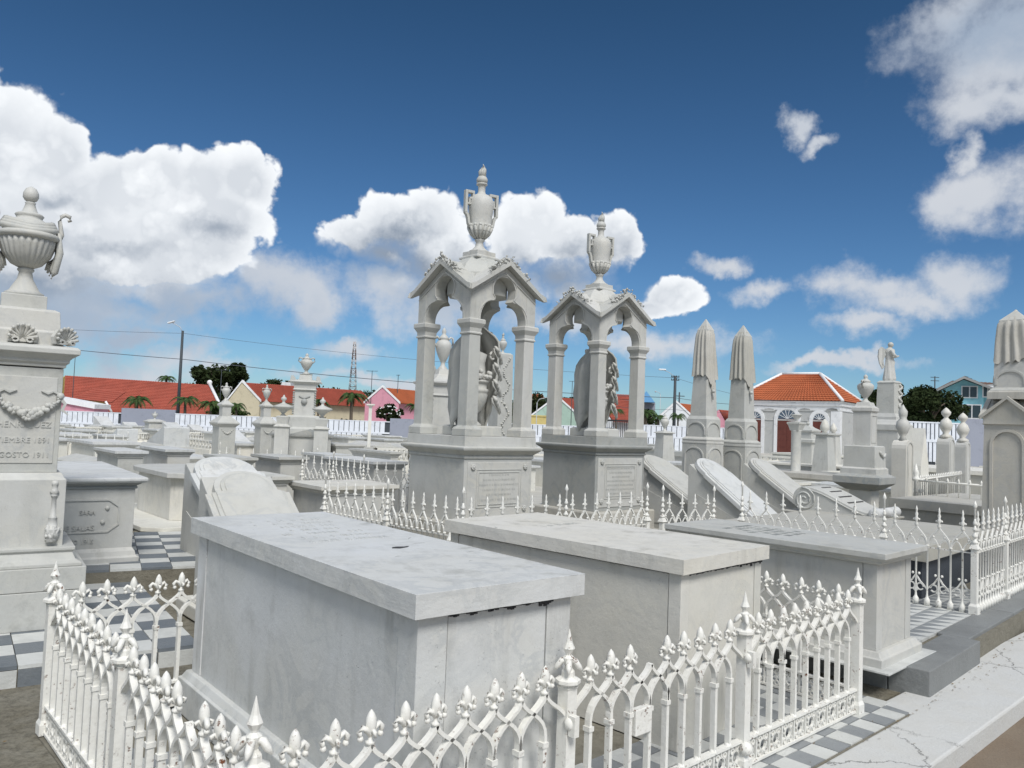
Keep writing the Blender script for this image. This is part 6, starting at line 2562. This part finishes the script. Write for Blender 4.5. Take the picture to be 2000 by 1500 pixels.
# ------------------------------------------------------------------ pale blue house on the right
D = 44.
pa, pl_, pr_ = pt(1882, 738, D), pt(1845, 757, D), pt(1921, 757, D)
t = thing('house', 'two-storey pale blue house with grey roof behind the wall on the right', 'house', (pa.x, D, 0), radians(-27))
xl_, xr_ = pl_.x - pa.x, pr_.x - pa.x
b = MB()
b.prism([(xl_, 0), (xr_ - .15, 0), (xr_ - .15, pr_.z), (0, pa.z - .1), (xl_, pl_.z - .1)], 0, 6)
b.build('wall', 'wall_aqua', t)
b = MB()
b.box(xr_ - .15, 1.2, 0, xr_ + 2.2, 6, pr_.z - .15)
b.build('wall', 'wall_aqua', t)
tiled((xr_ + .35, -.5, pr_.z - .2), (xr_ + 1.4, 6, pr_.z - .2), (.0, 6, pa.z + .05), (0, -.5, pa.z + .05), 12, 8).build('roof', 'roof_grey', t)
b = MB()
b.prism([(xl_ - .5, pl_.z - .35), (xl_ - .5, pl_.z - .22), (0, pa.z + .06), (xr_ + .35, pr_.z - .1), (xr_ + .35, pr_.z - .24), (0, pa.z - .08)], -.6, -.45)
b.build('barge_board', 'roof_grey', t)
b = MB()
b.add([(xl_ - .5, -.5, pl_.z - .25), (xl_ - .5, 6, pl_.z - .25), (0, 6, pa.z + .04), (0, -.5, pa.z + .04)], [(0, 1, 2, 3)])
b.build('roof', 'roof_grey', t)
b = MB()
b.add([(xr_ + .3, -.3, pr_.z - .2), (xr_ + 2.9, 1.0, pr_.z - .45), (xr_ + 2.2, 6, pr_.z + .7), (.6, 3, pa.z - .25)], [(0, 1, 2, 3)])
b.build('roof', 'roof_grey', t)
for (x, y, ww, hh, yy) in ((1892, 766, .34, .28, -.03), (1922.5, 766, .2, .26, -.03), (1896, 804, .40, .34, -.03), (1862, 806, .3, .3, -.03), (1925, 804, .3, .34, 1.17), (1940, 768, .2, .28, 1.17)):
    q = pt(x, y, D + max(0, yy))
    b = MB()
    X = q.x - pa.x
    b.box(X - ww - .06, yy - .05, q.z - hh - .06, X + ww + .06, yy + .04, q.z + hh + .06)
    f = b.build('window', 'trim_white', t)
    b = MB()
    b.box(X - ww, yy - .07, q.z - hh, X - .03, yy - .04, q.z + hh)
    b.box(X + .03, yy - .07, q.z - hh, X + ww, yy - .04, q.z + hh)
    b.build('pane', 'dark_window', f)
p0 = pt(1905, 733, 50)
t = thing('house', 'brown-roofed house behind the pale blue one', 'house', (p0.x, 52, 0), radians(-24))
b = MB()
b.box(-.6, 1, 0, 5.5, 7, p0.z - 1.1)
b.build('wall', 'wall_cream', t)
tiled((.9, -.3, p0.z - 1.0), (6.5, -.3, p0.z - 1.3), (5, 3.4, p0.z - .25), (0, 3.4, p0.z), 20, 8).build('roof', 'roof_brown', t)
b = MB()
b.add([(0, 3.4, p0.z), (.9, -.3, p0.z - 1.05), (-1.0, 3.0, p0.z - .6)], [(0, 1, 2)])
b.add([(0, 3.4, p0.z), (5, 3.4, p0.z - .25), (5, 7, p0.z - 1.2), (-1, 7, p0.z - 1.1)], [(0, 1, 2, 3)])
b.build('roof', 'roof_brown', t)


# ------------------------------------------------------------------ trees
def crown(mb, c, R, n, leaf, seed, clumps=26, flat_=1.0):
    r = random.Random(seed)
    cs = []
    for k in range(clumps):
        while True:
            v = Vector((r.uniform(-1, 1), r.uniform(-1, 1), r.uniform(-.75, 1)))
            if .25 < v.length < 1:
                break
        cs.append((Vector((v.x * R[0], v.y * R[1], v.z * R[2])), r.uniform(.22, .42)))
    vs, fs = [], []
    for k in range(n):
        cc, s = r.choice(cs)
        d = Vector((r.gauss(0, 1), r.gauss(0, 1), r.gauss(0, .8))).normalized() * (r.random() ** .35) * s
        p = Vector(c) + cc + Vector((d.x * R[0], d.y * R[1], d.z * R[2]))
        u = Vector((r.gauss(0, 1), r.gauss(0, 1), r.gauss(0, .6))).normalized()
        w = u.cross(Vector((r.gauss(0, 1), r.gauss(0, 1), r.gauss(0, 1)))).normalized()
        L = leaf * r.uniform(.6, 1.4)
        i = len(vs)
        vs += [tuple(p - u * L), tuple(p + w * L * .45), tuple(p + u * L), tuple(p - w * L * .45)]
        fs.append((i, i + 1, i + 2, i + 3))
    mb.add(vs, fs)


def tree(label, x, yc, D, rx, rz_, seed, m_='leaf_dark', n=5200, leaf=.2, group=None, name='tree'):
    p = pt(x, yc, D)
    t = thing(name, label, 'tree', (p.x, D, 0), 0, group)
    b = MB()
    h = p.z
    b.tube([(0, 0, -.1), (.1, 0, h * .5), (0, .1, h)], [.28, .2, .08], 8)
    r = random.Random(seed)
    for k in range(7):
        a = r.uniform(0, 2 * pi)
        b.tube([(0.05, 0, h * r.uniform(.35, .6)), (cos(a) * rx * .35, sin(a) * rx * .35, h * .9), (cos(a) * rx * .75, sin(a) * rx * .7, h + r.uniform(-.2, .6) * rz_)], [.11, .07, .02], 6)
    b.build('trunk', 'bark', t)
    b = MB()
    crown(b, (0, 0, h), (rx, rx * .8, rz_), n, leaf, seed)
    b.build('crown', m_, t)
    return t


tree('large dark round-crowned tree behind the long red roof', 432, 752, 82, 2.9, 2.4, 1, n=9000, leaf=.22)
tree('low dark tree right of the large round one', 535, 768, 88, 2.4, 1.3, 2, n=4500, leaf=.2)
tree('dark shrubby tree hugging the left side of the cream gable', 470, 800, 74, 1.6, 1.2, 12, 'leaf', n=2500, leaf=.16)
tree('dark tree glimpsed between the columns of the first canopy and the second', 1043, 797, 70, 1.5, 1.2, 3, n=3500, leaf=.16)
tree('broad dark tree beside the pale blue house on the right', 1800, 791, 38, 1.85, 1.2, 4, n=14000, leaf=.10)
tree('dark tree behind the angel pedestal', 1735, 800, 42, 1.4, 1.1, 5, n=6000, leaf=.11)
tree('low green bushes at the foot of the palms behind the left fence', 440, 806, 55, 1.3, .45, 6, 'leaf', n=2600, leaf=.10)
tree('dark hedge between cream house and pink house', 640, 826, 57, 4.0, .45, 14, n=3500, leaf=.12)
t = tree('white flowering bush left of the pink gable', 762, 808, 52, .75, .55, 7, n=3000, leaf=.09, name='flowering_bush')
b = MB()
r_ = random.Random(5)
hq = pt(762, 808, 52).z
for k in range(34):
    a, e2 = r_.uniform(0, 2 * pi), r_.uniform(-.2, 1.3)
    b.ball((.72 * cos(a) * cos(e2), -.3 + .5 * sin(a) * cos(e2) - .2, hq + .5 * sin(e2)), .055, 5, 4, .7)
b.build('flowers', 'flower', t, kind='stuff')
tree('dark low trees beyond the chapel', 1455, 822, 75, 1.5, .6, 9, n=1500, leaf=.2)
tree('dark shrubs below the green gable between the canopies', 1125, 783, 95, 2.4, .5, 10, n=2000, leaf=.2)


def palm(label, x, y_c, D, s, seed, trunk=True, n=15):
    p = pt(x, y_c, D)
    t = thing('palm_tree', label, 'palm tree', (p.x, D, 0), 0)
    b = MB()
    h = p.z
    b.tube([(.1 * s, 0, -.1), (.03, 0, h * .5), (0, 0, h)], [.13 * s, .09 * s, .07 * s], 7)
    b.build('trunk', 'bark', t)
    r = random.Random(seed)
    for k in range(n):
        a = 2 * pi * k / n + r.uniform(-.2, .2)
        up = r.uniform(.15, 1.25)
        L = s * r.uniform(.85, 1.15)
        b = MB()
        pts = []
        for j in range(8):
            f = j / 7
            pts.append(Vector((cos(a) * L * (f - .18 * f * f * (1.3 - up) ), sin(a) * L * f, h + L * (up * f - (up * .75 + .55) * f * f))))
        b.tube(pts, [.022 * s * (1 - f * .1) for f in range(8)], 4)
        side = Vector((-sin(a), cos(a), 0))
        vs, fs = [], []
        for j in range(24):
            f = .12 + .88 * j / 23
            q = f * 7
            i = min(6, int(q))
            c = pts[i].lerp(pts[i + 1], q - i)
            tang = (pts[i + 1] - pts[i]).normalized()
            for sg in (-1, 1):
                ll = L * .30 * sin(pi * min(1, f * .75 + .22))
                tip = c + (side * sg * .75 + tang * .55 + Vector((0, 0, -.42))).normalized() * ll
                w = tang * .030 * s
                n0 = len(vs)
                vs += [tuple(c - w), tuple(c + w), tuple(tip)]
                fs.append((n0, n0 + 1, n0 + 2))
        b.add(vs, fs)
        b.build('frond', 'leaf_palm', t)
    return t


palm('bushy palm in front of the long red roof, left of the lamp pole', 268, 782, 54, 1.15, 1)
palm('palm directly beside the lamp pole', 362, 783, 54, 1.15, 2)
palm('palm right of the lamp pole, near the white gable coping', 412, 790, 54, 1.05, 3)
palm('short palm between the left urn pedestal and the cream gable', 462, 792, 53, .85, 4)
palm('tall leaning palm before the red roof of the cream house', 687, 776, 54, 1.3, 5)
palm('far palm crown peeking over the ridge of the long red roof', 326, 739, 95, 1.3, 6)
palm('small palm in front of the red roof seen through the second canopy', 1203, 802, 54, .75, 7)
palm('palm in the dark clump right of the second canopy', 1262, 806, 54, .95, 8)
palm('palm right of the clump, left of the utility pole', 1285, 812, 54, .8, 9)
palm('dark young palm at the foot of the utility pole', 1324, 812, 53, .7, 10)
palm('palm glimpsed right of the tall carved monument', 622, 786, 56, .9, 11)
palm('palm half hidden behind the left columns of the first canopy', 812, 795, 54, .8, 12)
tree('dark clump of shrubs right of the second canopy', 1255, 815, 56, .9, .55, 15, n=2500, leaf=.10)

# ------------------------------------------------------------------ poles, wires, mast
def pole(label, name, xt, yt, D, r=.085, m_='pole_dark', cat='pole'):
    p = pt(xt, yt, D)
    t = thing(name, label, cat, (p.x, D, 0))
    b = MB()
    b.tube([(0, 0, -.1), (0, 0, p.z)], [r * 1.25, r * .8], 8)
    b.build('pole', m_, t)
    return t, p


t, p = pole('dark street lamp pole with curved arm rising from the palms at the left', 'street_lamp', 357, 646, 55, .11, cat='street lamp')
q = pt(336, 629, 55)
b = MB()
b.tube([(0, 0, p.z - .1), (-.2, 0, p.z + .25), (q.x - p.x, 0, q.z - .02)], .025, 6)
b.build('arm', 'pole_light', t)
b = MB()
b.M = Matrix.Translation((q.x - p.x, 0, q.z)) @ Matrix.Rotation(-.3, 4, 'Y')
b.rectprof(-.28, -.1, .18, .1, [(-.02, -.05), (.02, 0), (0, .05)])
b.build('lamp_head', 'lamp_white', t)
t, p2 = pole('utility pole with cross arms and street lamp left of the draped obelisks', 'utility_pole', 1319, 734, 55, .11, cat='utility pole')
q = pt(1295, 722, 55)
b = MB()
b.tube([(0, 0, p2.z - .1), (-.4, 0, p2.z + .2), (q.x - p2.x, 0, q.z)], .02, 6)
b.build('arm', 'pole_light', t)
b = MB()
b.rectprof(-.28, -.1, .18, .1, [(-.02, -.05), (.02, 0), (0, .05)])
b.build('lamp_head', 'lamp_white', t, (q.x - p2.x, 0, q.z))
for dz in (-.08, -.30):
    b = MB()
    b.box(-.28, -.05, p2.z + dz - .03, .28, .05, p2.z + dz + .03)
    for k in (-.25, -.1, .1, .25):
        b.lathe([(.03, p2.z + dz + .03), (.02, p2.z + dz + .12)], 6, k, 0)
    b.build('cross_arm', 'pole_dark', t)
t, p3 = pole('more distant pole with cross arms behind the utility pole', 'utility_pole', 1327, 766, 75, .08, cat='utility pole')
b = MB()
b.box(-.5, -.04, p3.z - .4, .5, .04, p3.z - .33)
b.build('cross_arm', 'pole_dark', t)
t, p4 = pole('small dark utility pole above the dark tree on the right', 'utility_pole', 1826, 735, 80, .07, cat='utility pole')
for dz in (-.1, -.45):
    b = MB()
    b.box(-.42, -.04, p4.z + dz - .03, .42, .04, p4.z + dz + .03)
    b.build('cross_arm', 'pole_dark', t)
t, p5 = pole('thin street lamp with curved arm between the two canopies', 'street_lamp', 1049, 786, 52, .03, 'pole_light', 'street lamp')
b = MB()
b.tube([(0, 0, p5.z), (.15, 0, p5.z + .22), (.75, 0, p5.z + .38)], .025, 6)
b.build('arm', 'pole_light', t)
t, p6 = pole('distant thin street lamp with curved arm right of the blue pyramid roof', 'street_lamp', 1290, 770, 78, .03, 'pole_light', 'street lamp')
b = MB()
b.tube([(0, 0, p6.z), (-.15, 0, p6.z + .15), (-.45, 0, p6.z + .25)], .025, 6)
b.ball((-.5, 0, p6.z + .24), .09, 6, 4)
b.build('arm', 'pole_light', t)
for (x, yt, D, w_, lab) in ((147, 696, 60, 0, 'thin dark mast beside the yellow gable at the left'), (727, 724, 62, .75, 'tall thin aerial mast with cross bars behind the pink gable'), (778, 732, 63, .25, 'thin aerial mast in front of the orange roof'),
                      (1118, 744, 64, .45, 'thin aerial mast seen through the second canopy'), (433, 722, 62, .8, 'aerial mast in front of the large round tree')):
    t, p = pole(lab, 'aerial_mast', x, yt, D, .028, cat='aerial')
    if w_:
        b = MB()
        b.tube([(-w_ * .6, 0, p.z - .04), (w_ * .6, 0, p.z - .02)], .016, 5)
        for k in range(4):
            b.tube([(-w_ * .4 + k * w_ * .25, -.25, p.z - .03), (-w_ * .4 + k * w_ * .25, .25, p.z - .03)], .01, 4)
        b.build('aerial', 'pole_dark', t)


def wire(label, pts, r=.016, sag=.1):
    P3 = [pt(*q) for q in pts]
    out = []
    for a, b_ in zip(P3, P3[1:]):
        for k in range(10):
            f = k / 10
            v = a.lerp(b_, f)
            v.z -= sag * 4 * f * (1 - f)
            out.append(v)
    out.append(P3[-1])
    b = MB()
    b.tube(out, r, 5)
    o = b.build('overhead_wire', 'wire')
    o['label'] = label
    o['category'] = 'wire'
    return o


wire('thick dark overhead cable crossing the sky from the lamp pole to the first canopy', [(-60, 660, 55), (361, 702, 55), (830, 749, 55), (1319, 777, 55)], .022)
wire('thin upper overhead wire running from the lamp pole toward the canopies', [(-60, 632, 55), (358, 651, 55), (820, 703, 58), (1319, 738, 55)], .011)
wire('overhead wire right of the utility pole passing behind the draped obelisks', [(1319, 777, 55), (1480, 792, 60), (1700, 800, 66)], .016)
wire('lower overhead wire behind the white gabled house', [(1190, 792, 60), (1319, 800, 60), (1450, 806, 62)], .012)
wire('faint overhead wire above the white gabled house', [(1319, 738, 55), (1480, 780, 60), (1700, 792, 66)], .011)

# lattice mast on the hill
p = pt(693, 668, 420)
t = thing('lattice_mast', 'red and white lattice radio mast standing on the hill above the cream house', 'radio mast', (p.x, 420, 0))
pb_ = pt(693, 760, 420)
H0, H1 = pb_.z - 8, p.z
b = MB()
b2 = MB()
for k in range(14):
    f0, f1 = k / 14, (k + 1) / 14
    r0, r1 = 2.0 - 1.5 * f0, 2.0 - 1.5 * f1
    z0, z1 = H0 + (H1 - H0) * f0, H0 + (H1 - H0) * f1
    mbx = b if k % 4 < 2 else b2
    cs = [(-1, -1), (1, -1), (1, 1), (-1, 1)]
    for i in range(4):
        a_, c_ = cs[i], cs[(i + 1) % 4]
        mbx.tube([(a_[0] * r0, a_[1] * r0, z0), (a_[0] * r1, a_[1] * r1, z1)], .14, 4)
        mbx.tube([(a_[0] * r0, a_[1] * r0, z0), (c_[0] * r1, c_[1] * r1, z1)], .08, 4)
        mbx.tube([(a_[0] * r1, a_[1] * r1, z1), (c_[0] * r1, c_[1] * r1, z1)], .08, 4)
b.build('lattice', 'tower_paint', t)
b2.build('lattice', 'roof_brown', t)

# hills
m = MB()
vs, fs = [], []
nx_ = 90
r_ = random.Random(2)
rows = [(300, 0), (380, .7), (430, 1.0), (520, .5)]
for i, (Dh, f) in enumerate(rows):
    for k in range(nx_ + 1):
        x = -500 + 1100 * k / nx_
        hgt = 9 + 9 * math.exp(-((x + 85) / 75) ** 2) + 3 * sin(x * .03) + 1.6 * sin(x * .11 + 2) + r_.uniform(-.8, .8)
        if x > -10:
            hgt -= min(4, (x + 10) * .05)
        vs.append((x, Dh, -3 + hgt * f + (3 if f else 0)))
for i in range(3):
    for k in range(nx_):
        a = i * (nx_ + 1) + k
        fs.append((a, a + 1, a + nx_ + 2, a + nx_ + 1))
m.add(vs, fs, True)
struct(m, 'hills', 'hill')
m = MB()
crown_r = random.Random(77)
vs, fs = [], []
for k in range(15000):
    x = crown_r.uniform(-330, 420)
    Dh = crown_r.uniform(330, 432)
    f = (Dh - 300) / 80 * .7 if Dh < 380 else .7 + .3 * (Dh - 380) / 50
    hgt = 9 + 9 * math.exp(-((x + 85) / 75) ** 2) + 3 * sin(x * .03) + 1.6 * sin(x * .11 + 2)
    if x > -10:
        hgt -= min(4, (x + 10) * .05)
    z = hgt * f + crown_r.uniform(-.3, 2.2)
    u = Vector((crown_r.gauss(0, 1), crown_r.gauss(0, 1), crown_r.gauss(0, 1))).normalized()
    w = u.cross(Vector((crown_r.gauss(0, 1), crown_r.gauss(0, 1), crown_r.gauss(0, 1)))).normalized()
    L = crown_r.uniform(.6, 1.3)
    c = Vector((x, Dh, z))
    i = len(vs)
    vs += [tuple(c - u * L), tuple(c + w * L * .6), tuple(c + u * L), tuple(c - w * L * .6)]
    fs.append((i, i + 1, i + 2, i + 3))
m.add(vs, fs)
wd = m.build('distant_woods', 'leaf_dark', kind='stuff', label='dark woodland covering the distant hills')
